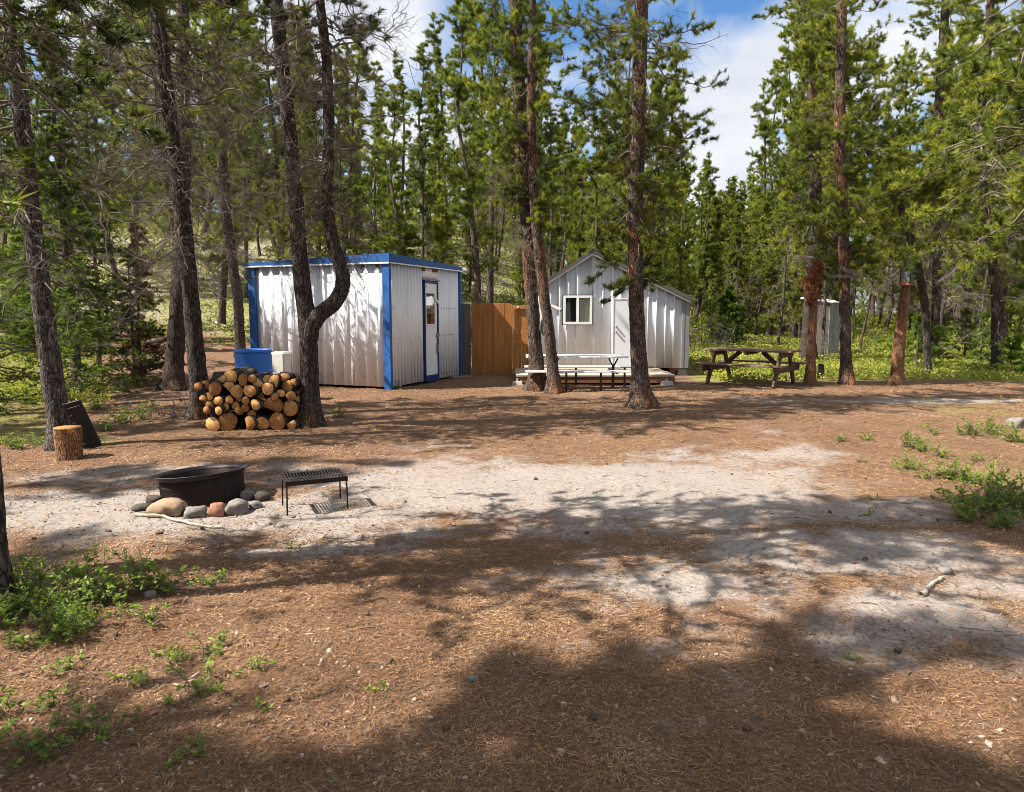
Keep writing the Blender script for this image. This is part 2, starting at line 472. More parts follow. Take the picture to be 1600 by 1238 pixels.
def needle_tris(g, pos, d, M, ln, wd, spread, tint):
    N = len(pos)
    dd = nrm(d[:, None] + spread * g.normal(size=(N, M, 3)))
    sd = nrm(np.cross(dd, g.normal(size=(N, M, 3)))) * (wd * .5)
    l = ln * g.uniform(.7, 1.15, size=(N, M, 1))
    p = pos[:, None] + d[:, None] * (g.uniform(-.25, .25, size=(N, M, 1)) * ln)
    V = np.stack([p - sd, p + sd, p + dd * l], 2).reshape(-1, 3)
    T = np.arange(N * M * 3).reshape(-1, 3)
    tt = np.repeat(tint, M * 3) + np.tile(np.array([-.08, -.08, .12]), N * M)
    return V, T, np.clip(tt, 0, 1)

def grow(seed, P, Rd, zones, tuft):
    """trunk polyline P (K,3), radii Rd -> dict of arrays: branches (V,Q), needles (V,T,tint)"""
    g = np.random.default_rng(seed)
    BV, BQ, off = [], [], 0
    NP, ND, NTn = [], [], []
    zt = P[:, 2]
    for z in zones:
        n = z['n']
        hz = z['z0'] + (z['z1'] - z['z0']) * g.uniform(0, 1, n) ** z.get('pow', 1.0)
        st = np.stack([np.interp(hz, zt, P[:, k]) for k in range(3)], -1)
        r0 = np.interp(hz, zt, Rd)
        az = g.uniform(0, 2 * PI, n)
        if 'az' in z: az = np.radians(z['az'][0] + g.normal(size=n) * z['az'][1])
        el = np.radians(z['el'] + g.normal(size=n) * z.get('elsd', 12))
        d = np.stack([np.cos(az) * np.cos(el), np.sin(az) * np.cos(el), np.sin(el)], -1)
        f = (hz - z['z0']) / max(z['z1'] - z['z0'], .01)
        L = (z['L'][0] * (1 - f) + z['L'][1] * f) * g.uniform(z.get('Lr', .55), 1.15, n)
        up = z.get('up', 0.0) + g.normal(size=n) * .12
        K = 11
        p1 = sprouts(g, st, d, L, K, up, z.get('wig', .5))
        rb = np.minimum(r0 * .4, z.get('rk', .005) + .0075 * L)
        v, q = tubes(p1, rb[:, None] * np.linspace(1, .25, K)[None], 4)
        BV.append(v); BQ.append(q + off); off += len(v)
        n2 = z['n2']
        if n2 == 0: continue
        t2 = np.linspace(z.get('t0', .22), 1.0, n2)[None] + g.normal(size=(n, n2)) * .04
        t2 = np.clip(t2, .05, .999)
        s2, tg = along(p1, t2)
        side = nrm(np.cross(tg, np.array([0, 0, 1.0])))
        sg = np.where(g.uniform(size=(n, n2, 1)) < .5, -1, 1)
        d2 = nrm(tg * z.get('fwd', .7) + side * sg * g.uniform(.3, 1.1, size=(n, n2, 1)) + np.array([0, 0, z.get('up2', .15)]) + g.normal(size=(n, n2, 3)) * .25)
        L2 = (L[:, None] * z.get('len2', .38) * (1.15 - .75 * t2) * g.uniform(.5, 1.3, size=(n, n2))).ravel()
        L2 = np.clip(L2, .08, 1.0)
        s2 = s2.reshape(-1, 3); d2 = d2.reshape(-1, 3)
        K2 = 5
        p2 = sprouts(g, s2, d2, L2, K2, np.full(len(s2), z.get('curl', .1)), z.get('wig', .5))
        v, q = tubes(p2, (z.get('r2', .005) * g.uniform(.6, 1.2, len(s2)))[:, None] * np.linspace(1, .4, K2)[None], 3)
        BV.append(v); BQ.append(q + off); off += len(v)
        alive = np.repeat(g.uniform(size=n) < z.get('live', 1.0), n2)
        if z.get('n4', 0):                                   # finer dead twiglets
            n4 = z['n4']
            t4 = g.uniform(.2, 1, size=(len(p2), n4))
            s4, tg4 = along(p2, t4)
            d4 = nrm(tg4 + g.normal(size=tg4.shape) * .8).reshape(-1, 3)
            s4 = s4.reshape(-1, 3)
            L4 = np.clip(np.repeat(L2, n4) * g.uniform(.3, .8, len(s4)), .05, .5)
            p4 = sprouts(g, s4, d4, L4, 3, np.full(len(s4), z.get('curl', .1)), .8)
            v, q = tubes(p4, np.full((len(s4), 3), z.get('r2', .005) * .55) * np.array([1, .8, .4]), 3)
            BV.append(v); BQ.append(q + off); off += len(v)
        n3 = z['n3']
        if n3 and alive.any():
            pa = p2[alive]; m = len(pa)
            t3 = np.clip(np.linspace(.25, 1, n3)[None] + g.normal(size=(m, n3)) * .06, .05, .999)
            s3, tg3 = along(pa, t3)
            d3 = nrm(tg3 * tuft.get('fwd', .8) + np.array([0, 0, tuft.get('up', .55)]) + g.normal(size=tg3.shape) * .45)
            base = g.uniform(.15, .75, size=(m, 1)) + g.normal(size=(m, n3)) * .12 + (t3 - .6) * .35
            NP.append(s3.reshape(-1, 3)); ND.append(d3.reshape(-1, 3)); NTn.append(base.ravel())
    out = {}
    if BV: out['branches'] = (np.concatenate(BV), np.concatenate(BQ))
    if NP:
        out['needles'] = needle_tris(g, np.concatenate(NP), np.concatenate(ND), tuft['M'], tuft['len'], tuft['wid'], tuft['spread'], np.concatenate(NTn))
    return out

def trunk_mesh(name, P, Rd, S=14, step=.08, rough=.10, flare=1.0, seed=0, cap=False):
    """tapered trunk with root flare and plated bark relief"""
    P = np.asarray(P, float); Rd = np.asarray(Rd, float)
    s = np.concatenate([[0], np.cumsum(np.linalg.norm(np.diff(P, axis=0), axis=1))])
    n = max(6, int(s[-1] / step))
    ss = np.linspace(0, s[-1], n)
    Q = np.stack([np.interp(ss, s, P[:, k]) for k in range(3)], -1)
    if len(P) > 2:
        k = max(3, int(.35 / step)) | 1
        pad = np.concatenate([Q[:1] - (Q[1:2] - Q[:1]) * np.arange(k // 2, 0, -1)[:, None], Q, Q[-1:] + (Q[-1:] - Q[-2:-1]) * np.arange(1, k // 2 + 1)[:, None]])
        Q = np.stack([np.convolve(pad[:, c], np.ones(k) / k, 'valid') for c in range(3)], -1)
    r = np.interp(ss, s, Rd)
    T = np.gradient(Q, axis=0); T = nrm(T)
    a = nrm(np.cross(T, np.array([0, 1.0, .13]))); b = np.cross(T, a)
    th = np.arange(S) * 2 * PI / S
    lob = .5 + .5 * np.cos(th * 4 + seed) * .6 + .35 * np.cos(th * 3 + 2 * seed)
    h = ss
    fl = 1 + flare * np.exp(-h / (r[0] * 1.3))[:, None] * (.35 + .55 * lob[None])
    base = Q[:, None] + (a[:, None] * np.cos(th)[None, :, None] + b[:, None] * np.sin(th)[None, :, None])
    pn = np.stack([np.cos(th)[None] * 2.6 + 0 * h[:, None], np.sin(th)[None] * 2.6 + 0 * h[:, None], h[:, None] * 9 + 0 * th[None]], -1) + 90 + seed * 5
    nz = vn(pn) - .5 + .6 * (vn(pn * np.array([2.2, 2.2, 2.4]) + 40) - .5)
    rr = r[:, None] * fl * (1 + rough * 2 * nz)
    V = Q[:, None] + rr[..., None] * (a[:, None] * np.cos(th)[None, :, None] + b[:, None] * np.sin(th)[None, :, None])
    V[0, :, 2] -= .12
    i = np.arange(n * S).reshape(n, S); j = np.roll(i, -1, 1)
    F = np.stack([i[:-1], j[:-1], j[1:], i[1:]], -1).reshape(-1, 4)
    V = V.reshape(-1, 3); tr = None
    if cap:
        V = np.concatenate([V, Q[-1:] + T[-1:] * .01]); c = len(V) - 1
        tr = np.stack([i[-1], j[-1], np.full(S, c)], -1)
    me = mesh_np(name, V, F, tr, smooth=True)
    return me, Q, r

def dead_zone(z0, z1, n, L=(1.0, .9), el=-5, **k):
    d = dict(z0=z0, z1=z1, n=n, L=L, el=el, elsd=20, up=-.15, wig=.55, n2=7, n3=0, len2=.45, curl=-.1, r2=.0042, n4=3, up2=0, live=0)
    d.update(k); return d
def live_zone(z0, z1, n, L, el=5, **k):
    d = dict(z0=z0, z1=z1, n=n, L=L, el=el, elsd=18, up=-.05, wig=.42, n2=9, n3=6, len2=.42, curl=.15, r2=.005, up2=.1, live=1.0)
    d.update(k); return d

def plant_tree(name, label, cat, P, Rd, zones, tuft, mats, seed, group=None, S=16, step=.06, dead=None, rough=.10, flare=1.0):
    """one tree standing at P[0]: trunk, limbs and crown as its parts"""
    P = np.asarray(P, float); o = P[0].copy(); Pl = P - o
    t = thing(name, label, cat, tuple(o), 0, group)
    me, Q, r = trunk_mesh('trunk', Pl, Rd, S, step, rough, flare, seed)
    obj('trunk', me, mats[0], t)
    if dead:
        a = grow(seed + 500, Q, r, dead, tuft)
        obj('dead_branches', mesh_np('dead_branches', *a['branches']), mats[3] if len(mats) > 3 else MT['twig'], t)
    if zones:
        a = grow(seed, Q, r, zones, tuft)
        obj('branches', mesh_np('branches', *a['branches'], smooth=True), MT['twig'] if len(mats) < 3 else mats[2], t)
        V, T, tt = a['needles']
        obj('crown', mesh_np('crown', V, None, T, {'tint': tt}), mats[1], t)
    return t
TUFT_NEAR = dict(M=15, len=.085, wid=.011, spread=.75, up=.5)
TUFT_MID = dict(M=12, len=.11, wid=.017, spread=.75, up=.5)
TUFT_FAR = dict(M=7, len=.15, wid=.020, spread=.8, up=.35)

# ------------------------------------------------------------------ metals, paints, timber
MT['white_paint'] = m_plain('white_painted_steel', (.77, .775, .79), .42, .4, dirt=(.66, .64, .61), dscale=2.2, damt=.45)
MT['grey_paint'] = m_plain('pale_grey_steel', (.70, .72, .75), .42, .4, dirt=(.58, .58, .58), dscale=2.2, damt=.5)
MT['white_trim'] = m_plain('white_trim', (.80, .81, .82), .4, .4, dirt=(.62, .6, .56), dscale=5, damt=.35)
MT['blue_paint'] = m_plain('blue_paint', (.012, .085, .29), .5, .35, dirt=(.05, .12, .26), dscale=5, damt=.8)
MT['blue_dark'] = m_plain('dark_blue_paint', (.010, .04, .15), .5, .3)
MT['rust'] = m_plain('rusted_patch', (.16, .055, .025), .9, .1, dirt=(.06, .03, .02), dscale=40, damt=1)
MT['black_steel'] = m_plain('blackened_steel', (.012, .011, .011), .55, .4, dirt=(.05, .028, .02), dscale=9, damt=.8, bump=.3, bscale=80)
MT['rusty_steel'] = m_plain('rusty_black_steel', (.018, .013, .011), .8, .2, dirt=(.04, .02, .013), dscale=14, damt=.9, bump=.4, bscale=90)
MT['rubber'] = m_plain('black_plastic', (.012, .012, .013), .6, .3, dirt=(.03, .028, .026), dscale=5, damt=.5)
MT['roof_dark'] = m_plain('dark_grey_roof_steel', (.085, .08, .08), .5, .4, dirt=(.12, .11, .10), dscale=3, damt=.6)
MT['roof_trim'] = m_plain('mid_grey_trim', (.22, .22, .225), .45, .4)
MT['fence'] = m_wood('stained_cedar', (.42, .19, .055), (.27, .105, .027), 'z', .8)
MT['weathered'] = m_wood('weathered_grey_wood', (.11, .095, .085), (.055, .047, .042), 'z', .8)
MT['deck'] = m_wood('pale_deck_wood', (.46, .38, .30), (.33, .26, .195), 'x', .7)
MT['joist'] = m_wood('brown_joist', (.24, .115, .055), (.15, .07, .035), 'x', .7)
MT['table_wood'] = m_wood('dark_weathered_table_wood', (.135, .072, .045), (.058, .034, .024), 'x', .7)
MT['table_top_wood'] = m_wood('lighter_table_wood', (.215, .135, .095), (.11, .066, .046), 'x', .7)  # lighter brown wood for the top and benches
MT['cut'] = None
MT['concrete'] = m_plain('pale_concrete', (.42, .40, .37), .9, .1, dirt=(.36, .33, .3), dscale=10, damt=.8, bump=.4)
MT['rock'] = None
MT['tote'] = m_plain('off_white_plastic', (.74, .71, .62), .5, .3, dirt=(.55, .48, .36), dscale=6, damt=.6)
MT['barrel'] = m_plain('blue_plastic', (.02, .15, .55), .35, .45, dirt=(.03, .14, .42), dscale=5, damt=.6)
MT['table_white'] = m_plain('white_bench_plank', (.72, .71, .69), .5, .3, dirt=(.45, .40, .35), dscale=8, damt=.7)
MT['paper'] = m_plain('white_paper', (.8, .8, .8), .8, .1)
MT['curtain'] = m_plain('beige_curtain', (.72, .62, .40), .9, .05, dirt=(.52, .43, .26), dscale=9, damt=.6)
MT['curtain_dark'] = m_plain('dark_curtain', (.05, .048, .042), .9, .05)
MT['interior'] = m_plain('dim_interior', (.03, .022, .016), .9, .05)  # near black with a room's dimness put into the colour; skids share it
MT['bleached'] = m_wood('bleached_wood', (.42, .36, .29), (.26, .21, .165), 'x', .8)
MT['post_cut'] = m_plain('sawn_end', (.45, .29, .15), .85, .1, dirt=(.25, .14, .07), dscale=20)
def glass_mat():
    t = NT('window_glass')
    gl = t.n('ShaderNodeBsdfGlossy', {'Color': (1, 1, 1), 'Roughness': .02})
    tr = t.n('ShaderNodeBsdfTransparent', {'Color': (.82, .85, .84)})
    fr = t.n('ShaderNodeFresnel', {'IOR': 1.6})
    ms = t.n('ShaderNodeMixShader', {0: t.math('MULTIPLY', fr.outputs[0], .7), 1: tr.outputs[0], 2: gl.outputs[0]})
    t.t.links.new(ms.outputs[0], t.out.inputs[0]); return t.m
MT['glass'] = glass_mat()
def cut_mat():
    t = NT('sawn_log_end')
    co = t.coord('Object')
    w = t.n('ShaderNodeTexWave', {'Vector': co, 'Scale': 34.0, 'Distortion': 2.2, 'Detail': 2.0, 'Detail Scale': 2.0}, wave_type='RINGS', rings_direction='Y').outputs['Fac']
    n = t.noise(co, 22, 4)
    c = t.mix(t.math('MULTIPLY', w, .55), (.60, .31, .105), (.38, .17, .055))
    c = t.mix(t.ramp(n, [(.45, 0.0), (.7, .6)]), c, (.64, .40, .18))
    ang = t.n('ShaderNodeTexGradient', {0: t.n('ShaderNodeMapping', {0: co, 'Rotation': (PI / 2, 0, 0)}).outputs[0]}, gradient_type='RADIAL').outputs['Fac']
    wob = t.math('MULTIPLY_ADD', n, .12, t.math('MULTIPLY', t.rand(), 5.0))
    fr = t.math('FRACT', t.math('MULTIPLY', t.math('ADD', ang, wob), 3.0))
    ck = t.ramp(fr, [(.0, 1.0), (.08, 0.0)])
    c = t.mix(t.math('MULTIPLY', ck, .8), c, (.09, .045, .022))
    c = t.mix(t.ramp(t.noise(co, 13.0, 3), [(.52, 0.0), (.68, .8)]), c, (.26, .125, .05))
    d = t.math('MULTIPLY_ADD', t.rand(), .75, .55)
    c = t.mix(1.0, c, t.n('ShaderNodeCombineXYZ', {0: d, 1: t.math('POWER', d, 1.25), 2: t.math('POWER', d, 1.5)}).outputs[0], 'MULTIPLY')
    t.bump(t.math('ADD', w, n), .25, .003)
    return t.base(c, .85, .15)
MT['cut'] = cut_mat()
def rock_mat(name, a, b):
    t = NT(name); co = t.coord('Object')
    n = t.noise(co, 9, 6, .65)
    c = t.mix(t.ramp(n, [(.35, 0.0), (.65, 1.0)]), a, b)
    c = t.mix(t.ramp(t.noise(co, 45, 4, .7), [(.55, 0.0), (.7, .6)]), c, tuple(x * .4 for x in a))
    t.bump(t.math('ADD', n, t.math('MULTIPLY', t.noise(co, 60, 3), .4)), .6, .01)
    return t.base(c, .85, .2)
MT['rock_tan'] = rock_mat('tan_stone', (.36, .25, .16), (.22, .15, .10))
MT['rock_grey'] = rock_mat('grey_stone', (.235, .21, .19), (.13, .11, .10))
MT['rock_red'] = rock_mat('reddish_stone', (.33, .15, .09), (.24, .12, .08))
MT['rock_dark'] = rock_mat('sooty_stone', (.09, .075, .065), (.045, .038, .034))

def rib_sheet(name, w, z0f, z1f, ribs, rib_w, rib_top, depth, thick=.012, x0=0.0):
    """a profiled steel sheet in the xz plane, ribs standing out to -y; z0f/z1f give the lower and upper edge at x"""
    xs = [0.0]; ys = [0.0]
    for c in ribs:
        for dx, d in ((-rib_w / 2, 0), (-rib_top / 2, -depth), (rib_top / 2, -depth), (rib_w / 2, 0)):
            xs.append(c + dx); ys.append(d)
    xs.append(w); ys.append(0.0)
    xs = np.clip(np.array(xs), 0, w); ys = np.array(ys)
    keep = np.concatenate([[True], np.diff(xs) > 1e-5]); xs, ys = xs[keep], ys[keep]
    n = len(xs)
    zb = np.array([z0f(x0 + x) for x in xs]); zt = np.array([z1f(x0 + x) for x in xs])
    fr = [np.stack([xs, ys, zb], -1), np.stack([xs, ys, zt], -1)]
    bk = [np.stack([xs, np.full(n, thick), zb], -1), np.stack([xs, np.full(n, thick), zt], -1)]
    V = np.concatenate(fr + bk)
    a, b, c, d = (np.arange(n) + k * n for k in range(4))
    Q = [np.stack([a[:-1], a[1:], b[1:], b[:-1]], -1), np.stack([c[1:], c[:-1], d[:-1], d[1:]], -1),
         np.stack([b[:-1], b[1:], d[1:], d[:-1]], -1), np.stack([a[1:], a[:-1], c[:-1], c[1:]], -1),
         np.array([[a[0], b[0], d[0], c[0]], [b[-1], a[-1], c[-1], d[-1]]])]
    return mesh_np(name, V, np.concatenate(Q))

# ------------------------------------------------------------------ white container shed with blue trim
def container():
    C0 = G(611, 610); th = math.radians(-22)
    X = np.array([math.cos(th), math.sin(th), 0]); Y = np.array([-math.sin(th), math.cos(th), 0])
    L, W = 3.40, 3.10
    zb, z1 = .07, 2.485                                   # underside of the walls, underside of the roof rail
    def top(x, y): return 2.66 + .030 * x - .030 * y    # the flat roof falls to the back and the left
    t = thing('storage_shed', 'white ribbed steel box shed with blue corner posts and roof trim', 'shed', tuple(C0), th)
    yl = lambda u: min(np.linspace(0, W, 621), key=lambda q: abs(proj(C0 + Y * q + [0, 0, 1.2])[0] - u))
    # core
    b = BM(); b.box(-L + .03, -.03, .03, W - .03, zb, z1 + .02); b.build('wall', MT['white_paint'], t)
    # front sheets
    n = 4; w = (L - .30) / n
    for k in range(n):
        ribs = [w * (i + .5) / 3 for i in range(3)]
        me = rib_sheet('wall_panel', w - .004, lambda x: zb - .01, lambda x: z1, ribs, .10, .045, .028)
        s = obj('wall_panel', me, MT['white_paint'], t); s.location = (-L + .15 + k * w, .012, 0)
    # side sheets, door in between
    d0, d1 = yl(661.5), yl(684.5)
    def side(y0, y1, zlo, zhi, m):
        ww = (y1 - y0) / m
        for k in range(m):
            nr = max(1, round(ww / .118)); ribs = [ww * (i + .5) / nr for i in range(nr)]
            me = rib_sheet('wall_panel', ww - .003, lambda x: zlo, lambda x: zhi, ribs, .07, .035, .02)
            s = obj('wall_panel', me, MT['white_paint'], t); s.rotation_euler = (0, 0, PI / 2); s.location = (-.012, y0 + k * ww, 0)
    dz1 = 2.20
    side(.05, d0, zb - .01, z1, 2); side(d1, W - .05, zb - .01, z1, 2); side(d0, d1, dz1 + .02, z1, 1)
    # corner posts
    for nm, x0, x1, y0, y1, lab in ((0, -.125, .035, -.045, .03, None), (1, -L - .03, -L + .15, -.045, .05, None), (2, -.03, .034, W - .025, W + .03, None), (3, -L - .03, -L + .1, W - .1, W + .04, None)):
        BM().box(x0, x1, y0, y1, zb - .05, z1 - .002, .006).build('corner_post', MT['blue_paint'], t)
    # roof and its blue rails
    def rail(p, q, wd, nm='roof_rail', zlo=None):
        b = BM(); p = list(p); q = list(q)
        vs = []
        for (x, y) in (p, q):
            for zz in (z1 if zlo is None else zlo, top(x, y)):
                for s_ in (-wd, wd): vs.append((x, y, zz, s_))
        dx, dy = q[0] - p[0], q[1] - p[1]; l = math.hypot(dx, dy); nx, ny = -dy / l, dx / l
        bv = [b.b.verts.new((x + nx * s_ / 2, y + ny * s_ / 2, zz)) for x, y, zz, s_ in vs]
        for f in ((0, 1, 3, 2), (4, 6, 7, 5), (0, 4, 5, 1), (2, 3, 7, 6), (0, 2, 6, 4), (1, 5, 7, 3)): b.b.faces.new([bv[i] for i in f])
        return b.build(nm, MT['blue_paint'], t)
    rail((-L - .06, -.045), (.005, -.045), .05); rail((.03, -.07), (.03, W + .05), .05)
    rail((-L - .09, -.08), (-L - .09, W + .05), .06); rail((-L - .06, W + .045), (.0, W + .045), .05)
    b = BM()
    vs = [b.b.verts.new((x, y, top(x, y) - dz)) for dz in (.0, .09) for x, y in ((-L - .05, -.01), (.01, -.01), (.01, W + .01), (-L - .05, W + .01))]
    for f in ((0, 1, 2, 3), (7, 6, 5, 4), (0, 4, 5, 1), (1, 5, 6, 2), (2, 6, 7, 3), (3, 7, 4, 0)): b.b.faces.new([vs[i] for i in f])
    b.build('roof', MT['roof_trim'], t)
    # thin drip edges
    BM().box(-L - .06, .05, -.08, -.072, z1 - .025, z1 + .004).build('drip_edge', MT['white_trim'], t)
    BM().box(.057, .063, -.06, W + .05, z1 - .02, z1 + .003).build('drip_edge', MT['white_trim'], t)
    # rust where the rail meets the walls
    for x in (-L + .19, -1.05, -.62, -.28): BM().box(x, x + rnd.uniform(.04, .09), -.026, -.018, z1 - .085, z1 - .026).build('rust_patch', MT['rust'], t)
    for q in (yl(659) + .02, yl(676), yl(680)): BM().box(.022, .03, q, q + rnd.uniform(.08, .16), z1 - .09, z1 - .02).build('rust_patch', MT['rust'], t)
    # screws in rows
    b = BM()
    for x in np.arange(-L + .2, -.2, .258):
        for zz in (.25, .95, 1.55, 2.25): b.box(x - .008, x + .008, -.004, .004, zz - .008, zz + .008)
    for q in list(np.arange(d1 + .06, W - .06, .118)) + [.15, .5]:
        for zz in (.17, 1.02, 1.62): b.box(-.004, .006, q - .009, q + .009, zz - .009, zz + .009)
    tag(b.build('screws', MT['black_steel'], t), kind='stuff')
    # door
    fr = BM()
    for y0, y1, za, zc in ((d0 + .03, d0 + .05, zb + .0, dz1), (d1 - .062, d1 - .03, zb, dz1), (d0 + .05, d1 - .062, dz1 - .05, dz1 - .02), (d0 + .05, d1 - .062, zb - .04, zb + .09)):
        fr.box(-.03, .035, y0, y1, za, zc)
    fr.build('door_frame', MT['blue_dark'], t)  # dark blue frame; its wide right jamb also paints in the doorway's shadow
    BM().box(-.02, .045, d0 - .03, d1 + .03, dz1 + .002, dz1 + .035).build('door_drip_cap', MT['roof_trim'], t)
    dr = BM().box(-.03, .012, d0 + .055, d1 - .065, zb + .10, dz1 - .055, .004).build('door', MT['white_paint'], t)
    wz0, wz1 = 1.28, 1.93; wy0, wy1 = d0 + .09, d1 - .20
    f = BM()
    f.box(.013, .03, wy0 - .03, wy0, wz0 - .03, wz1 + .03).box(.013, .03, wy1, wy1 + .03, wz0 - .03, wz1 + .03)
    f.box(.013, .03, wy0, wy1, wz1, wz1 + .03).box(.013, .034, wy0, wy1, wz0 - .03, wz0)
    f.build('window_frame', MT['white_trim'], dr)
    BM().box(.014, .0165, wy0, wy1, wz0, wz0 + .22).build('dim_room_sheet', MT['interior'], dr)  # dark sheet on the door, painted as the dim room behind the glass
    BM().box(.014, .0165, wy0, wy1, wz0 + .22, wz1).build('blind', MT['paper'], dr)
    BM().box(.0175, .022, wy0, wy1, wz0, wz1).build('pane', MT['glass'], dr)
    BM().box(.0135, .016, wy0 + .05, wy1 - .02, .93, 1.2).build('notice', MT['paper'], dr, 'white paper notice')
    h = BM().box(.012, .03, d1 - .125, d1 - .085, .62, .86, .004); h.tube((.06, d1 - .105, .65), (.06, d1 - .105, .83), .012); h.box(.03, .065, d1 - .113, d1 - .097, .655, .675); h.box(.03, .065, d1 - .113, d1 - .097, .805, .825)
    h.build('handle', MT['roof_trim'], dr)
    h = BM().box(.012, .045, d1 - .13, d1 - .01, 1.0, 1.05, .004).box(.03, .055, d1 - .11, d1 - .06, .93, 1.0, .01); h.build('padlock', MT['roof_trim'], dr)
    h = BM().bar((.03, d1 - .18, 1.84), (.05, d1 - .03, 1.70), .03, .03); h.build('door_stay', MT['white_trim'], dr)
    BM().box(.013, .02, d0 + .11, d0 + .14, 2.06, 2.09).build('peephole', MT['black_steel'], dr)
    # skids and blocks it stands on
    for y in (.14, W - .3): BM().box(-L + .02, -.12, y, y + .14, -.1, zb - .012).build('skid', MT['interior'], t)
    for x in (-.62, -1.9, -L + .3): BM().box(x, x + .28, .0, .3, -.09, zb - .05, .01).build('support_block', MT['joist'], t)
    BM().box(-.22, -.02, W - .35, W - .1, -.09, zb - .02, .01).build('support_block', MT['concrete'], t)
    return t
container()

# ------------------------------------------------------------------ small gabled cabin and its deck
YC = 17.0
def cabin():
    o = A(843, 576, YC); o[2] = 0.20
    rt = A(1064, 576, YC); w = rt[0] - o[0]
    def lz(u, v): q = A(u, v, YC); return q[0] - o[0], q[2] - o[2]
    e0 = lz(843, 449)[1]; px, pz = lz(926, 396); e1 = lz(1064, 465)[1]
    t = thing('cabin', 'small pale steel clad cabin with steep gable and sliding window', 'cabin', tuple(o))
    D = 3.4
    def topz(x): return e0 + (pz - e0) * x / px if x < px else pz + (e1 - pz) * (x - px) / (w - px)
    BM().prism([(.02, 0), (w - .02, 0), (w - .02, e1 - .03), (px, pz - .03), (.02, e0 - .03)], .02, D).build('wall', MT['grey_paint'], t)
    # door and window openings sit proud of the sheets
    n = 8; pw = w / n
    for k in range(n):
        ribs = [pw * .06, pw * .53]
        me = rib_sheet('wall_panel', pw - .003, lambda x: 0.0, lambda x: topz(x) - .012, ribs, .05, .026, .022, x0=k * pw)
        if k * pw < px < (k + 1) * pw:                       # the sheet under the ridge is cut to the peak
            a = px - k * pw
            me = rib_sheet('wall_panel', pw - .003, lambda x: 0.0, lambda x: topz(x) - .012, [pw * .06, a, pw * .96] if a > .12 else [a + .02, pw * .6], .05, .026, .022, x0=k * pw)
        s = obj('wall_panel', me, MT['grey_paint'], t); s.location = (k * pw, .005, 0)
    # side cladding to the right and left
    for sx, e, rz in ((w, e1, PI / 2), (0, e0, -PI / 2)):
        m = 6; ww = (D - .1) / m
        for k in range(m):
            me = rib_sheet('wall_panel', ww - .003, lambda x: 0.0, lambda x: e - .03, [ww * .25, ww * .75], .05, .026, .022)
            s = obj('wall_panel', me, MT['grey_paint'], t); s.rotation_euler = (0, 0, rz)
            s.location = (sx + (-.01 if sx else .01), (.06 + k * ww) if sx else (.06 + (k + 1) * ww), 0)
    BM().box(w - .01, w + .17, -.022, .06, 0, e1 - .09, .004).build('corner_trim', MT['roof_trim'], t)  # the shade on this end strip is painted in as darker grey
    BM().box(w + .05, w + .06, -.0265, -.0225, 0, e1 - .09).build('trim_seam', MT['roof_dark'], t)
    BM().box(-.025, .04, -.022, .05, 0, e0 - .03, .004).build('corner_trim', MT['white_trim'], t)
    # roof slabs with overhang, dark edge
    def slab(xa, za, xb, zb_, nm, th=.085):
        return BM().prism([(xa, za), (xb, zb_), (xb, zb_ + th), (xa, za + th)], -.16, D + .12).build(nm, MT['roof_dark'], t)
    m0 = (pz - e0) / px; m1 = (e1 - pz) / (w - px)
    slab(-.10, e0 - .10 * m0, px - .001, pz, 'roof_slope'); slab(px + .001, pz, w + .19, e1 + .19 * m1, 'roof_slope')
    BM().prism([(px - .12, pz + .087 - .12 * m0), (px, pz + .087), (px + .12, pz + .087 + .12 * m1), (px + .12, pz + .10 + .12 * m1), (px, pz + .108), (px - .12, pz + .10 - .12 * m0)], -.17, D + .13).build('ridge_cap', MT['roof_dark'], t)
    BM().prism([(-.06, e0 - .055 - .06 * m0), (px, pz - .05), (px, pz - .005), (-.06, e0 - .006 - .06 * m0)], -.10, -.03).build('gable_trim', MT['white_trim'], t)
    BM().prism([(px + .001, pz - .05), (w + .16, e1 - .05 + .16 * m1), (w + .16, e1 - .005 + .16 * m1), (px + .001, pz - .005)], -.10, -.03).build('gable_trim', MT['white_trim'], t)
    # window
    x0, z0 = lz(879.5, 507); x1, z1 = lz(925, 462)
    wf = BM()
    for a in ((x0, x0 + .055, z0, z1), (x1 - .055, x1, z0, z1), (x0 + .055, x1 - .055, z0, z0 + .06), (x0 + .055, x1 - .055, z1 - .055, z1), ((x0 + x1) / 2 - .03, (x0 + x1) / 2 + .03, z0 + .06, z1 - .055)):
        wf.box(a[0], a[1], -.085, -.02, a[2], a[3])
    win = wf.build('window', MT['white_trim'], t)
    b = BM()
    g = .018
    b.box(x0 - g, x1 + g, -.055, -.021, z0 - g, z0 - .001).box(x0 - g, x1 + g, -.055, -.021, z1 + .001, z1 + g).box(x0 - g, x0 - .001, -.055, -.021, z0, z1).box(x1 + .001, x1 + g, -.055, -.021, z0, z1)
    b.build('window_surround', MT['black_steel'], win)
    xm = (x0 + x1) / 2
    BM().box(x0 + .05, x1 - .05, -.027, -.0235, z0 + .05, z1 - .05).build('window_backing', MT['interior'], win)
    def drape(xa, xb, mat, nm):
        n = 26; xs = np.linspace(xa, xb, n); ys = -.042 + .007 * np.sin(xs * 95 + np.sin(xs * 37) * 2)
        V = np.concatenate([np.stack([xs, ys, np.full(n, z0 + .06)], -1), np.stack([xs, ys * .9 - .004, np.full(n, z1 - .055)], -1)])
        i = np.arange(n - 1); obj(nm, mesh_np(nm, V, np.stack([i, i + 1, i + 1 + n, i + n], -1), smooth=True), mat, win)
    drape(x0 + .055, xm - .03, MT['curtain_dark'], 'dark_curtain'); drape(xm + .05, x1 - .06, MT['curtain'], 'curtain')
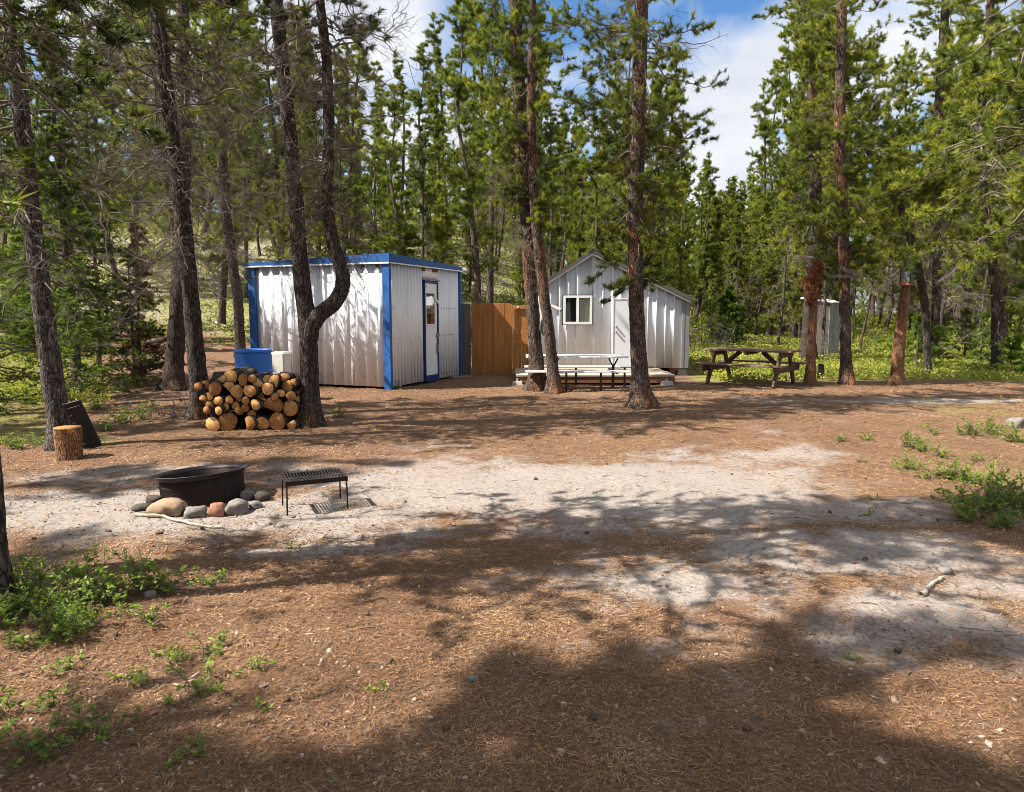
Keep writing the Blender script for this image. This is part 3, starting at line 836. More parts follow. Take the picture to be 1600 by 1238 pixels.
    for a, c in ((x0 + .055, xm - .03), (xm + .03, x1 - .055)): BM().box(a, c, -.064, -.060, z0 + .06, z1 - .055).build('pane', MT['glass'], win)
    # door to the right of the window
    dx0 = lz(957, 575)[0]; dx1 = lz(988, 575)[0] + .08; dz = lz(957, 468)[1]
    f = BM()
    f.box(dx0 - .03, dx0, -.05, -.019, 0, dz + .03).box(dx1, dx1 + .04, -.05, -.019, 0, dz + .03).box(dx0, dx1, -.05, -.019, dz, dz + .03)
    f.build('door_frame', MT['white_trim'], t)
    dr = BM().box(dx0 + .003, dx1 - .003, -.04, -.0185, .03, dz - .003, .003).build('door', MT['grey_paint'], t)
    for zz in (lz(963, 511)[1], lz(963, 519)[1]):
        q = BM(); q.tube((dx0 + .07, -.04, zz), (dx0 + .07, -.062, zz), .022, n=12); q.tube((dx0 + .07, -.062, zz), (dx0 + .07, -.09, zz), .028, .024, n=12)
        q.build('door_knob' if zz < .95 else 'deadbolt', MT['roof_trim'], dr, smooth=False)
    BM().box(dx1 - .02, dx1 + .02, -.054, -.0505, dz * .35, dz * .42).build('hinge', MT['roof_trim'], dr)
    BM().box(dx0 - .05, dx1 + .07, -.10, -.051, -.0, .028).build('door_sill', MT['roof_dark'], t)
    # floor beams and pier blocks
    for x in (.2, w / 2, w - .25): BM().box(x, x + .12, .1, D - .1, -.19, -.004).build('floor_beam', MT['joist'], t)
    for (x, y) in ((w - .02, .12), (w - .02, D - .5), (.15, .12), (.15, D - .5)):
        b = BM(); bmesh.ops.create_cone(b.b, cap_ends=True, segments=4, radius1=.19, radius2=.13, depth=.19, matrix=Matrix.Translation((x + .08, y + .1, -.15)) @ Matrix.Rotation(PI / 4, 4, 'Z'))
        b.build('pier_block', MT['concrete'], t)
    return t, o, w
cab, cab_o, cab_w = cabin()

def deck():
    y0, y1 = 15.05, YC - .03; zt = .205
    x0 = A(806, 588, y0)[0]; x1 = A(1056, 588, y0)[0]
    t = thing('deck', 'low pale plank deck along the front of the cabin', 'deck', (x0, y0, 0))
    w, d = x1 - x0, y1 - y0
    n = 13; pw = d / n
    for k in range(n):
        e = rnd.uniform(-.012, .012)
        BM().box(e, w + e, k * pw + .003, (k + 1) * pw - .003, zt - .035, zt + rnd.uniform(-.002, .002), .003).build('plank', MT['deck'], t)
    BM().box(.02, w - .02, .02, .06, zt - .17, zt - .037).build('rim_joist', MT['joist'], t)
    BM().box(.02, w - .02, d - .08, d - .04, zt - .17, zt - .037).build('rim_joist', MT['joist'], t)
    for x in np.linspace(.03, w - .07, 6): BM().box(x, x + .04, .062, d - .082, zt - .165, zt - .039).build('joist', MT['joist'], t)
    for (x, y) in ((w - .2, .12), (.03, .12), (w * .5, .9), (w - .1, d - .3)):
        zc = gz(x0 + x, y0 + y)
        b = BM(); bmesh.ops.create_cone(b.b, cap_ends=True, segments=4, radius1=.20, radius2=.135, depth=.17, matrix=Matrix.Translation((x, y - .2, zt - .25 + .04)) @ Matrix.Rotation(PI / 4, 4, 'Z'))
        b.box(x - .02, x + .02, y - .2, y + .1, zt - .12, zt - .08)
        b.build('pier_block', MT['concrete'], t)
    return t
deck()

# ------------------------------------------------------------------ cedar fence and gate between shed and cabin
def fence():
    Yf = 17.0
    a = A(737, 583, Yf); b_ = A(797, 583, Yf)
    t = thing('fence', 'orange brown cedar plank fence beside the blue trimmed shed', 'fence', (a[0], Yf, 0))
    w = b_[0] - a[0]; zt = A(760, 474, Yf)[2]; n = 7; pw = w / n
    for k in range(n):
        BM().box(k * pw + .001, (k + 1) * pw - .001, -.012 + rnd.uniform(-.006, .006), .014, A(760, 586, Yf)[2] + .0, zt + rnd.uniform(-.008, .008), .003).build('plank', MT['fence'], t)
    for z in (.35, 1.35): BM().box(.0, w, .018, .06, z, z + .09).build('rail', MT['fence'], t)
    BM().box(0, w, .0605, .07, .1, zt - .03).build('light_gap_backing', MT['fence'], t)  # unseen sheet added behind the planks so no light shows through gaps
    BM().box(w - .0, w + .05, -.03, .08, -.1, zt - .02, .004).build('post', MT['fence'], t)
    # grey slab post against the shed
    x0 = A(721.5, 583, Yf - .1)[0] - a[0]
    me = BM().box(x0, -.012, -.10, -.03, -.12, zt - .005, .02).build('weathered_slab', MT['weathered'], t, 'dark grey weathered slab')
    BM().box(x0 - .15, w + .05, -.30, -.16, -.06, .035, .01).build('ground_sill', MT['bleached'], t)
    g0 = w + .055; x1 = A(829, 583, Yf)[0] - a[0]; zg = A(810, 477, Yf)[2]
    g = thing('gate', 'half hidden cedar gate with a panelled frame behind the twin trunks', 'gate', (a[0] + g0, Yf, 0))
    gw = x1 - g0
    fr = BM(); zb = .13
    fr.box(0, .05, -.03, .01, zb, zg).box(gw - .05, gw, -.03, .01, zb, zg).box(.05, gw - .05, -.03, .01, zg - .09, zg).box(.05, gw - .05, -.03, .01, .78, .86).box(.05, gw - .05, -.03, .01, zb, zb + .07)
    fr.build('gate_frame', MT['fence'], g)
    m = 4; bw = (gw - .02) / m
    for k in range(m): BM().box(.01 + k * bw + .002, .01 + (k + 1) * bw - .002, .012, .03, zb + .01, zg - .01).build('board', MT['fence'], g)
    q = BM(); q.tube((.13, -.031, zg - .045), (.13, -.05, zg - .045), .022, n=10); q.build('button', MT['paper'], g)
fence()

# ------------------------------------------------------------------ the trees one can tell apart
def trunk_from_px(pts, Y, top=None, lean_y=0.0):
    """pts: (u, v, width in px) from the ground up; returns polyline and radii in metres"""
    P = []; Rr = []
    for k, (u, v, w) in enumerate(pts):
        p = A(u, v, Y); P.append(p); Rr.append(w * .5 * Y / F_PX)
    P = np.array(P); Rr = np.array(Rr)
    P[0, 2] = gz(P[0, 0], P[0, 1]) - .02
    if top:
        d = P[-1] - P[-2]; d = d / max(d[2], .01)
        d[:2] *= .5
        n = 5
        for k in range(1, n + 1):
            z = P[len(pts) - 1, 2] + (top - P[len(pts) - 1, 2]) * k / n
            P = np.concatenate([P, [P[-1] + d * (z - P[-1, 2])]])
            Rr = np.concatenate([Rr, [Rr[len(pts) - 1] * (1 - .93 * k / n)]])
    return P, Rr
NM = (MT['bark'], MT['needle'], MT['twig'], MT['twig'])
def near(label, pts, Y, top, zones, dead, seed, mats=NM, tuft=TUFT_NEAR, **k):
    dead = dead + [dead_zone(.5, 4.5, 20, (.10, .22), 5, n2=0, n3=0, rk=.011, elsd=25)]
    P, Rr = trunk_from_px(pts, Y, top)
    return plant_tree('pine_tree', label, 'tree', P, Rr, zones, tuft, mats, seed, dead=dead, **k)

# far left, leaning, pale bark
near('pale barked pine leaning left behind the chopping stump', [(97, 704, 38), (93, 660, 33), (86, 620, 31), (72, 520, 28), (59, 420, 26), (45, 300, 25), (31, 160, 23), (16, 0, 21)], 8.05, 11.0,
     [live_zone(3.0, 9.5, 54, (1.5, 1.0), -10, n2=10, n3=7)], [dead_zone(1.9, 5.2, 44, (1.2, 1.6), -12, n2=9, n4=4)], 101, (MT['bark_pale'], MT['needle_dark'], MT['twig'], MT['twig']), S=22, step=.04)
# thick pair left of the woodpile
near('tall thick pine rising at the left end of the woodpile', [(314, 652, 31), (311, 600, 27), (304, 530, 25), (296, 440, 24), (285, 330, 23), (268, 210, 22), (255, 100, 21), (243, 0, 20)], 10.35, 12.0,
     [live_zone(4.6, 11, 40, (1.5, .8), -5)], [dead_zone(2.2, 6.5, 64, (1.2, 1.6), -15, n2=10, n4=5)], 102, S=22, step=.05)
near('straight dark pine standing just behind the left end of the woodpile', [(270, 610, 30), (273, 560, 26), (279, 470, 24), (284, 360, 22), (288, 230, 20), (285, 100, 18), (286, 0, 17)], 14.0, 13.0,
     [live_zone(4.8, 12, 34, (1.5, .8), -5, n2=10, n3=7)], [dead_zone(2.0, 7.0, 64, (1.3, 1.7), -15, n2=10, n4=5)], 103, S=18)
near('dark pine with snaggy limbs between the woodpile and the shed corner', [(376, 560, 15), (372, 470, 15), (352, 330, 15), (345, 200, 15), (338, 100, 15), (340, 0, 14)], 18.5, 13.0,
     [live_zone(5.0, 12, 60, (1.6, .8), 0, n2=10, n3=7)], [dead_zone(2.5, 7.0, 60, (1.3, 1.5), -15, n2=9, n4=4)], 104, S=14, tuft=TUFT_MID)
# forked pine in front of the shed
t3 = near('forked pine with a hooked side stem in front of the blue trimmed shed', [(484, 668, 33), (484, 620, 28), (483, 560, 27), (481, 505, 29), (474, 460, 26), (468, 400, 24), (461, 300, 22), (452, 200, 21), (441, 100, 20), (431, 0, 19)], 9.5, 12.0,
     [live_zone(5.4, 11, 32, (1.2, .8), 0)], [dead_zone(3.0, 6.4, 16, (.7, 1.1), -10, n2=6, n4=3)], 105, S=24, step=.035, rough=.085)
def fork():
    px = [(485, 512, 26), (499, 489, 25), (517, 480, 24), (532, 462, 23), (538, 440, 22), (533, 415, 21), (523, 390, 20), (514, 350, 19), (511, 300, 18), (514, 200, 17), (511, 100, 15), (500, 0, 13)]
    P = np.array([A(u, v, 9.45 + .0 * k) for k, (u, v, w) in enumerate(px)]); Rr = np.array([w * .5 * 9.5 / F_PX for _, _, w in px])
    for k in range(1, 5):
        P = np.concatenate([P, [P[-1] + np.array([-.1, .05, .9])]]); Rr = np.concatenate([Rr, [Rr[11] * (1 - .22 * k)]])
    o = np.array(t3.location); Pl = P - o
    me, Q, r = trunk_mesh('side_stem', Pl, Rr, 20, .035, .085, 0.0, 9)
    # trunk_mesh sinks its first ring; harmless inside the main trunk
    s = obj('side_stem', me, MT['bark'], t3)
    a = grow(905, Q, r, [dead_zone(2.3, 6.2, 86, (.8, 1.4), -12, n2=10, n4=5)], TUFT_NEAR)
    obj('dead_branches', mesh_np('dead_branches', *a['branches']), MT['twig'], s)
    a = grow(906, Q, r, [live_zone(4.2, 8.0, 18, (1.0, .8), 5)], TUFT_NEAR)
    obj('branches', mesh_np('branches', *a['branches']), MT['twig'], s)
    V, T, tt = a['needles']; obj('crown', mesh_np('crown', V, None, T, {'tint': tt}), MT['needle_dark'], s)
fork()
# twin trunks before the cabin
near('left of the twin pines in front of the cabin, thicker trunk', [(839, 612, 27), (838, 570, 22), (833, 500, 21), (828, 420, 21), (820, 300, 21), (813, 180, 20), (808, 80, 19), (804, 0, 18)], 13.85, 13.0,
     [live_zone(3.4, 12, 95, (1.0, 1.2), -12, n2=10, n3=7)], [dead_zone(2.8, 7.0, 34, (.8, 1.0), -35, n2=8, n4=3)], 106, (MT['bark_orange'], MT['needle'], MT['twig'], MT['twig']), S=20, step=.05)
near('right of the twin pines in front of the cabin, slender bowed trunk', [(867, 617, 22), (864, 580, 18), (858, 520, 17), (850, 460, 16), (843, 400, 16), (836, 330, 15), (831, 250, 14), (830, 150, 12), (832, 0, 10)], 13.4, 10.0,
     [live_zone(2.9, 9, 40, (.9, .8), -8, n2=9, n3=6)], [dead_zone(2.2, 5.0, 16, (.5, .9), -25)], 107, (MT['bark_orange'], MT['needle'], MT['twig'], MT['twig']), S=18, step=.05)
# the straight one before the cabin door
near('lone straight pine with orange flaked bark before the cabin door', [(1003, 640, 35), (1001, 610, 28), (998, 560, 24), (994, 480, 23), (993, 400, 23), (993, 300, 23), (996, 200, 22), (1000, 100, 21), (1002, 0, 20)], 11.3, 13.0,
     [live_zone(4.9, 12, 62, (1.35, 1.2), -10, n2=11, n3=7), live_zone(3.1, 4.7, 36, (1.2, 1.3), -8, n2=10, n3=7), live_zone(1.9, 2.7, 5, (.75, .8), -6, n2=8, n3=6, az=(175, 25)), live_zone(2.0, 3.0, 7, (.8, .9), 5, n2=9, n3=6, az=(20, 35))],
     [dead_zone(2.6, 6.6, 30, (.8, 1.3), -20, n2=7, n4=3)], 108, (MT['bark_orange'], MT['needle'], MT['twig'], MT['twig']), S=24, step=.04)
# right group
near('tall bushy pine behind the stripped post with the broken top', [(1262, 555, 22), (1264, 500, 20), (1270, 420, 20), (1275, 330, 19), (1272, 200, 17), (1266, 90, 14), (1262, 0, 12)], 21.5, 13.5,
     [live_zone(4.3, 13, 84, (1.7, .9), -4, n2=11, n3=7)], [dead_zone(2.4, 5.5, 20, (1.0, 1.0), -20)], 109, S=14, tuft=TUFT_MID)
near('tall straight pine with a plank crosspiece right of the picnic table', [(1323, 601, 20), (1322, 570, 17), (1320, 500, 16), (1320, 430, 16), (1316, 330, 17), (1312, 230, 16), (1313, 120, 15), (1316, 0, 13)], 15.1, 12.5,
     [live_zone(5.0, 8.6, 22, (1.2, 1.2), -2, n2=10, n3=6), live_zone(2.5, 5.4, 46, (1.1, 1.3), 5, n2=11, n3=7)], [dead_zone(3.0, 7.0, 16, (.7, .9), -10)], 110, (MT['bark_orange'], MT['needle_lit'], MT['twig'], MT['twig']), S=18, step=.05, tuft=TUFT_NEAR)
near('crooked leaning pine with brightly sunlit growth above the feeder post', [(1452, 560, 11), (1446, 480, 11), (1432, 400, 11), (1412, 335, 12), (1385, 280, 11), (1352, 225, 11), (1332, 185, 9), (1322, 120, 6)], 17.5, 8.8,
     [live_zone(3.0, 8.6, 84, (1.9, 1.0), 8, n2=12, n3=8, az=(215, 85))], [dead_zone(1.6, 4.5, 26, (1.0, 1.2), -12)], 111, (MT['bark'], MT['needle_lit'], MT['twig'], MT['twig']), S=14, tuft=TUFT_MID)
near('tall dark trunked pine at the right with lichened limbs', [(1462, 600 - 62, 13), (1464, 420, 12), (1462, 300, 12), (1466, 180, 12), (1474, 60, 12), (1478, 0, 11)], 22.5, 14.0,
     [live_zone(4.2, 13, 64, (1.6, 1.0), 0, n2=10, n3=7)], [dead_zone(2.0, 8, 46, (1.4, 1.4), -15, n2=8, n4=3)], 112, S=14, tuft=TUFT_MID)
near('bent pine with pale bare limbs at the right edge', [(1560, 545, 15), (1557, 450, 14), (1540, 330, 13), (1530, 220, 12), (1540, 100, 11), (1548, 0, 10)], 19.0, 11.0,
     [live_zone(3.0, 10, 56, (1.6, 1.0), 0, n2=10, n3=7)], [dead_zone(1.2, 6.5, 40, (1.5, 1.5), -12, n2=8, n4=4)], 113, (MT['bark'], MT['needle_lit'], MT['twig'], MT['twig_pale']), S=14, tuft=TUFT_MID)
# edges of the frame
P, Rr = trunk_from_px([(-6, 985, 58), (-9, 940, 52), (-16, 860, 46), (-30, 640, 42), (-60, 300, 38), (-80, 0, 34)], 3.55, 10.5)
plant_tree('pine_tree', 'dark trunk cut by the left edge beside the leafy shrubs', 'tree', P, Rr,
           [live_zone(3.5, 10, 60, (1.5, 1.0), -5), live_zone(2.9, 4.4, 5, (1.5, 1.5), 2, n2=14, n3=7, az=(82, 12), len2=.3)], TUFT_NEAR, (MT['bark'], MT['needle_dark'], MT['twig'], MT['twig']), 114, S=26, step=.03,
           dead=[dead_zone(2.6, 5.5, 14, (1.0, 1.3), 10, n2=7, n4=3, az=(75, 40))])
P = np.array([[6.6, 7.6, 0], [6.55, 7.6, 2], [6.6, 7.65, 5], [6.6, 7.7, 8], [6.6, 7.7, 11]]); P[0, 2] = gz(6.6, 7.6)
plant_tree('pine_tree', 'dark drooping pine boughs hanging into the upper right corner', 'tree', P, np.array([.16, .14, .11, .07, .01]),
           [live_zone(3.6, 6.5, 40, (2.2, 2.1), 0, n2=17, n3=8, az=(178, 38), up=-.25, len2=.3), live_zone(2.3, 3.5, 12, (1.7, 2.0), 0, n2=15, n3=8, az=(175, 28), len2=.3), live_zone(6, 10.5, 40, (1.6, .6), 0)], TUFT_NEAR,
           (MT['bark'], MT['needle'], MT['twig'], MT['twig']), 115, S=16, dead=[dead_zone(2.2, 6, 12, (1.2, 1.8), -8, az=(175, 35), n2=10, n4=4)])

# spruces and dead saplings
def spruce_zones(h, n, L, z0=.15): return [dict(z0=z0, z1=h, n=n, L=(L, .08), el=-12, elsd=8, up=.18, wig=.25, n2=11, n3=6, len2=.42, fwd=.8, curl=.0, r2=.003, up2=.0, live=1, t0=.1, pow=1.15)]
TUFT_SPR = dict(M=10, len=.05, wid=.012, spread=.8, up=.1, fwd=1.0)
def spruce(label, x, y, h, L, seed, n=90, mat='spruce', tuft=TUFT_SPR, cat='tree', name='spruce_tree', lean=0.0, z0=.15):
    z = gz(x, y)
    P = np.array([[x, y, z], [x + lean * .3, y, z + h * .35], [x + lean * .7, y, z + h * .7], [x + lean, y, z + h]])
    r = .012 + .011 * h
    return plant_tree(name, label, cat, P, np.array([r, r * .75, r * .4, .008]), spruce_zones(h, n, L, z0), tuft, (MT['bark_far'], MT[mat], MT['twig'], MT['twig']), seed, S=10, step=.12)
def at(u, Y): return A(u, HOR, Y)[0], Y
spruce('bright green spruce behind the pale leaning pine at the left', *at(112, 14.5), 7.2, 1.6, 201, 170, lean=-.1, tuft=dict(TUFT_SPR, len=.075, wid=.02), z0=1.2)
spruce('low spruce with drooping boughs beside the leaning pine', *at(118, 12.6), 2.5, 1.2, 202, 56, 'spruce')
spruce('small dead sapling with rust brown needles behind the left pines', *at(212, 15.2), 3.4, .75, 203, 70, 'needle_dead', lean=.15)
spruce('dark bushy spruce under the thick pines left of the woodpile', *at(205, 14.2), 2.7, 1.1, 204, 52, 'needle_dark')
spruce('spruce with low spreading boughs at the left edge', *at(-20, 10.8), 3.4, 1.4, 205, 70, 'spruce')
spruce('slim green spruce on the sandy slope at far left', *at(48, 18), 5.2, 1.2, 206, 110, 'spruce', tuft=dict(TUFT_SPR, len=.08, wid=.02))
for k, (u, Y, h, lab) in enumerate([(1437, 18.5, 1.45, 'little spruce standing in the meadow, the most upright one'), (1538, 20.5, 1.5, 'fresh green little spruce near the right edge of the meadow'), (1512, 23.0, 1.9, 'bushy young spruce at the back of the meadow'),
                               (1470, 21.5, 1.1, 'small spruce seedling low in the meadow'), (1586, 17.0, 1.0, 'short spruce seedling at the meadow right edge')]):
    spruce(lab, *at(u, Y), h, .40 * h ** .7, 210 + k, 24, 'spruce', name='young_spruce', tuft=dict(TUFT_SPR, len=.07, wid=.014, M=5))
spruce('little green fir at the wood edge beyond the picnic table', *at(1139, 27), 2.2, 1.0, 220, 60, 'spruce', tuft=dict(TUFT_SPR, len=.09, wid=.03))

x_, y_ = at(1287, 22.3)
P = np.array([[x_, y_, gz(x_, y_)], [x_ + .03, y_, 1.5], [x_ - .02, y_, 3.2], [x_ + .04, y_, 5.0]])
plant_tree('pine_tree', 'thin half dead sapling with drooping twigs before the outhouse', 'tree', P, np.array([.06, .05, .035, .01]), [live_zone(1.8, 5.0, 24, (.7, .3), -20, n2=8, n3=4)], TUFT_MID, (MT['bark_far'], MT['needle_dark'], MT['twig'], MT['twig']), 230, S=9, step=.2,
           dead=[dead_zone(.3, 3.4, 40, (.6, .7), -40, n2=7, n4=3)])

# ------------------------------------------------------------------ the wood behind: a few kinds, each tree its own object
def kind_tree(seed, h, crown0, L, n, mat, dead_n, bark='bark_far', tuft=TUFT_FAR, r=.13, bend=.25, style='pine'):
    g = np.random.default_rng(seed)
    K = 7; z = np.linspace(0, h, K)
    xy = np.cumsum(g.normal(size=(K, 2)) * bend / 3, 0); xy[0] = 0
    P = np.concatenate([xy, z[:, None]], 1); Rr = r * (1 - .93 * np.linspace(0, 1, K) ** 1.1)
    me, Q, rr = trunk_mesh('trunk', P, Rr, 9, .3, .08, .6, seed)
    me.materials.append(MT[bark])
    out = [('trunk', me)]
    if dead_n:
        a = grow(seed + 1, Q, rr, [dead_zone(.9, max(crown0 + 1.5, 2), dead_n, (.8, 1.1), -15, n2=6, n4=2, r2=.008)], tuft)
        m2 = mesh_np('dead_branches', *a['branches']); m2.materials.append(MT['twig']); out.append(('dead_branches', m2))
    zone = live_zone(crown0, h * .99, n, L, 12, n2=13, n3=5, wig=.5, len2=.50, elsd=26, Lr=.3)
    a = grow(seed, Q, rr, [zone], tuft)
    m3 = mesh_np('branches', *a['branches']); m3.materials.append(MT['twig']); out.append(('branches', m3))
    V, T, tt = a['needles']; m4 = mesh_np('crown', V, None, T, {'tint': tt}); m4.materials.append(MT[mat]); out.append(('crown', m4))
    return h, out
KINDS = {
    'full': [kind_tree(301, 11, 1.8, (1.4, .45), 68, 'needle', 10, bend=.4), kind_tree(302, 11, 2.4, (1.3, .5), 60, 'needle', 14, bend=.4)],
    'bright': [kind_tree(303, 9, 1.0, (1.3, .35), 64, 'needle_lit', 8, bend=.4), kind_tree(304, 10, 1.5, (1.25, .4), 58, 'needle_lit', 10, bend=.4)],
    'sparse': [kind_tree(305, 11, 4.8, (1.1, .5), 38, 'needle', 26, r=.11), kind_tree(306, 12, 5.5, (1.05, .5), 36, 'needle_dark', 30, r=.12)],
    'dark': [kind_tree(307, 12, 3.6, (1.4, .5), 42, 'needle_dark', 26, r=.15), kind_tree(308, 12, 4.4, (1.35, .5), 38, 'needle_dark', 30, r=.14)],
}
SLIM = [kind_tree(309, 7, 3.2, (.7, .15), 36, 'needle', 22, r=.055), kind_tree(310, 6, 2.6, (.7, .15), 34, 'needle_lit', 20, r=.05)]
VT = np.array([(-200, -60), (0, -40), (60, 60), (150, 70), (230, -40), (340, -40), (385, 60), (420, 10), (520, 20), (575, 90), (640, 130), (690, 60), (750, -40), (830, 30), (865, 200), (900, 190), (950, 60),
               (1030, 30), (1072, 220), (1110, 272), (1150, 272), (1185, 240), (1215, 0), (1270, -30), (1330, 130), (1385, 120), (1440, 40), (1500, -20), (1560, 40), (1600, 20), (1800, 0)], float)
placed = [(p.location.x, p.location.y) for p in col.objects if p.type == 'EMPTY' and p.get('category') == 'tree']
def free(x, y, dmin):
    for cx0, cx1, cy0, cy1 in ((-6.8, .9, 12.5, 19.2), (-.6, 5.2, 14.5, 21.5), (3.5, 6.8, 12, 17)):
        if cx0 < x < cx1 and cy0 < y < cy1: return False
    return all((x - a) ** 2 + (y - b) ** 2 > dmin ** 2 for a, b in placed)
ZONES = [(-400, 150, 'at the far left'), (150, 400, 'left of the shed'), (400, 730, 'behind the blue trimmed shed'), (730, 860, 'above the cedar fence'),
         (860, 1080, 'behind the cabin'), (1080, 1250, 'beyond the picnic table'), (1250, 1420, 'behind the right posts'), (1420, 2400, 'beyond the right meadow')]
LOOK = {'full': 'full green pine', 'bright': 'bright bushy pine', 'sparse': 'tall pine with sparse crown', 'dark': 'dark pine with dead limbs', 'slim': 'slim bare stemmed pine'}
cand = []
tries = 0
def try_tree(u, Y, kind, dmin, hmul=1.0):
    x = (u - 800) / F_PX * Y
    if not free(x, Y, dmin): return False
    z = gz(x, Y)
    vt = np.interp(u, VT[:, 0], VT[:, 1])
    top = CAM_H + (HOR - vt) / F_PX * Y
    h = (top - z) * hmul
    placed.append((x, Y)); cand.append((u, Y, x, z, h, kind)); return True
g_ = np.random.default_rng(77)
def spread(n, u0, u1, Y0, Y1, kinds, dmin, hm=(.72, 1.0), vis=True):
    k = 0
    for _ in range(n * 12):
        if k >= n: break
        Y = math.sqrt(g_.uniform(Y0 ** 2, Y1 ** 2)); u = g_.uniform(u0, u1)
        if 1080 < u < 1235 and Y < 27: continue
        if u > 1235 and Y < 25.5: continue
        if try_tree(u, Y, kinds[g_.integers(len(kinds))], dmin, g_.uniform(*hm)): k += 1
spread(10, -60, 400, 17, 26, ['dark', 'sparse', 'sparse', 'full'], 1.7, (.8, 1.0))
spread(28, -200, 470, 26, 48, ['dark', 'full', 'bright', 'full'], 1.6, (.85, 1.05))
spread(9, 400, 860, 21, 28, ['full', 'dark', 'sparse', 'full'], 1.4, (.7, 1.0))
spread(28, 380, 880, 28, 52, ['full', 'bright', 'bright', 'full'], 1.8, (.82, 1.05))
spread(5, 860, 1080, 24, 30, ['full', 'bright', 'bright'], 1.8, (.75, 1.0))
spread(12, 860, 1090, 30, 55, ['full', 'bright'], 1.6)
spread(10, 1080, 1245, 32, 46, ['bright', 'full', 'bright'], 1.5, (.75, 1.0))
spread(14, 1080, 1245, 46, 70, ['bright', 'full'], 1.8, (.8, 1.0))
spread(16, 1245, 1750, 29, 40, ['full', 'bright', 'bright', 'sparse', 'slim'], 1.9, (.7, 1.0))
spread(28, 1245, 1800, 40, 72, ['full', 'bright', 'bright', 'sparse'], 2.2, (.7, 1.0))
spread(24, 1080, 1650, 26, 44, ['slim'], .8, (.5, .8))
spread(10, 430, 860, 21, 34, ['slim'], .8, (.45, .7))
spread(9, 1270, 1720, 34, 48, ['bright', 'bright', 'bright'], 1.0, (.25, .5))
spread(8, 1090, 1250, 29, 44, ['bright'], .9, (.3, .55))
spread(20, 400, 1060, 23, 36, ['bright', 'full'], .9, (.3, .6))
def band(Y): return 'nearby' if Y < 28 else ('farther back' if Y < 45 else 'farthest back')
def place_wood():
    cells = {}
    for c in cand:
        zn = next(z[2] for z in ZONES if z[0] <= c[0] < z[1])
        cells.setdefault((zn, c[5], band(c[1])), []).append(c)
    ORD = ['leftmost'] + [w + ' from left' for w in 'second third fourth fifth sixth seventh eighth ninth tenth eleventh twelfth thirteenth fourteenth fifteenth sixteenth seventeenth eighteenth nineteenth twentieth'.split()]
    first = {}
    for (zn, kind, bd), cs in cells.items():
        cs.sort(key=lambda c: c[0])
        for i, (u, Y, x, z, h, kd) in enumerate(cs):
            vs = SLIM if kd == 'slim' else KINDS[kd]
            vi = rnd.randrange(len(vs)); h0, parts = vs[vi]
            lab = LOOK[kd] + ' ' + zn
            lab += (', ' if len(cs) == 1 else ', %s ' % ORD[min(i, len(ORD) - 1)]) + bd
            t = thing('pine_tree', lab, 'tree', (x, Y, z - .04), rnd.uniform(0, 2 * PI), 'pines ' + zn)
            s = h / h0; t.scale = (s * .5 + .5 * min(s, 1.15), s * .5 + .5 * min(s, 1.15), s)
            for nm, me in parts:
                o = obj(nm, me, None, t)
place_wood()
# pines standing left of the frame, whose shade falls across the clearing
for k, (x, y, h, kd, vi) in enumerate([(-5.6, -.1, 10.5, 'dark', 0), (-7.9, .5, 11.5, 'full', 0), (-4.1, -.9, 9.5, 'full', 1), (-10.0, -.5, 12, 'dark', 1), (-4.3, 3.3, 10, 'full', 1), (-12.8, 1.8, 12, 'dark', 0), (-10.6, 4.4, 11, 'sparse', 0),
                                       (-6.0, 1.0, 11, 'full', 1), (-9.4, .2, 12, 'full', 1), (-11.5, 8.2, 11, 'sparse', 0), (-9.6, 10.3, 11.5, 'sparse', 1)]):
    h0, parts = KINDS[kd][vi]
    t = thing('pine_tree', 'pine outside the left edge whose crown shades the clearing', 'tree', (x, y, gz(x, y) - .04), k * 1.3, 'pines left of the view')
    t.scale = (1.05, 1.05, h / h0)
    for nm, me in parts: obj(nm, me, None, t)

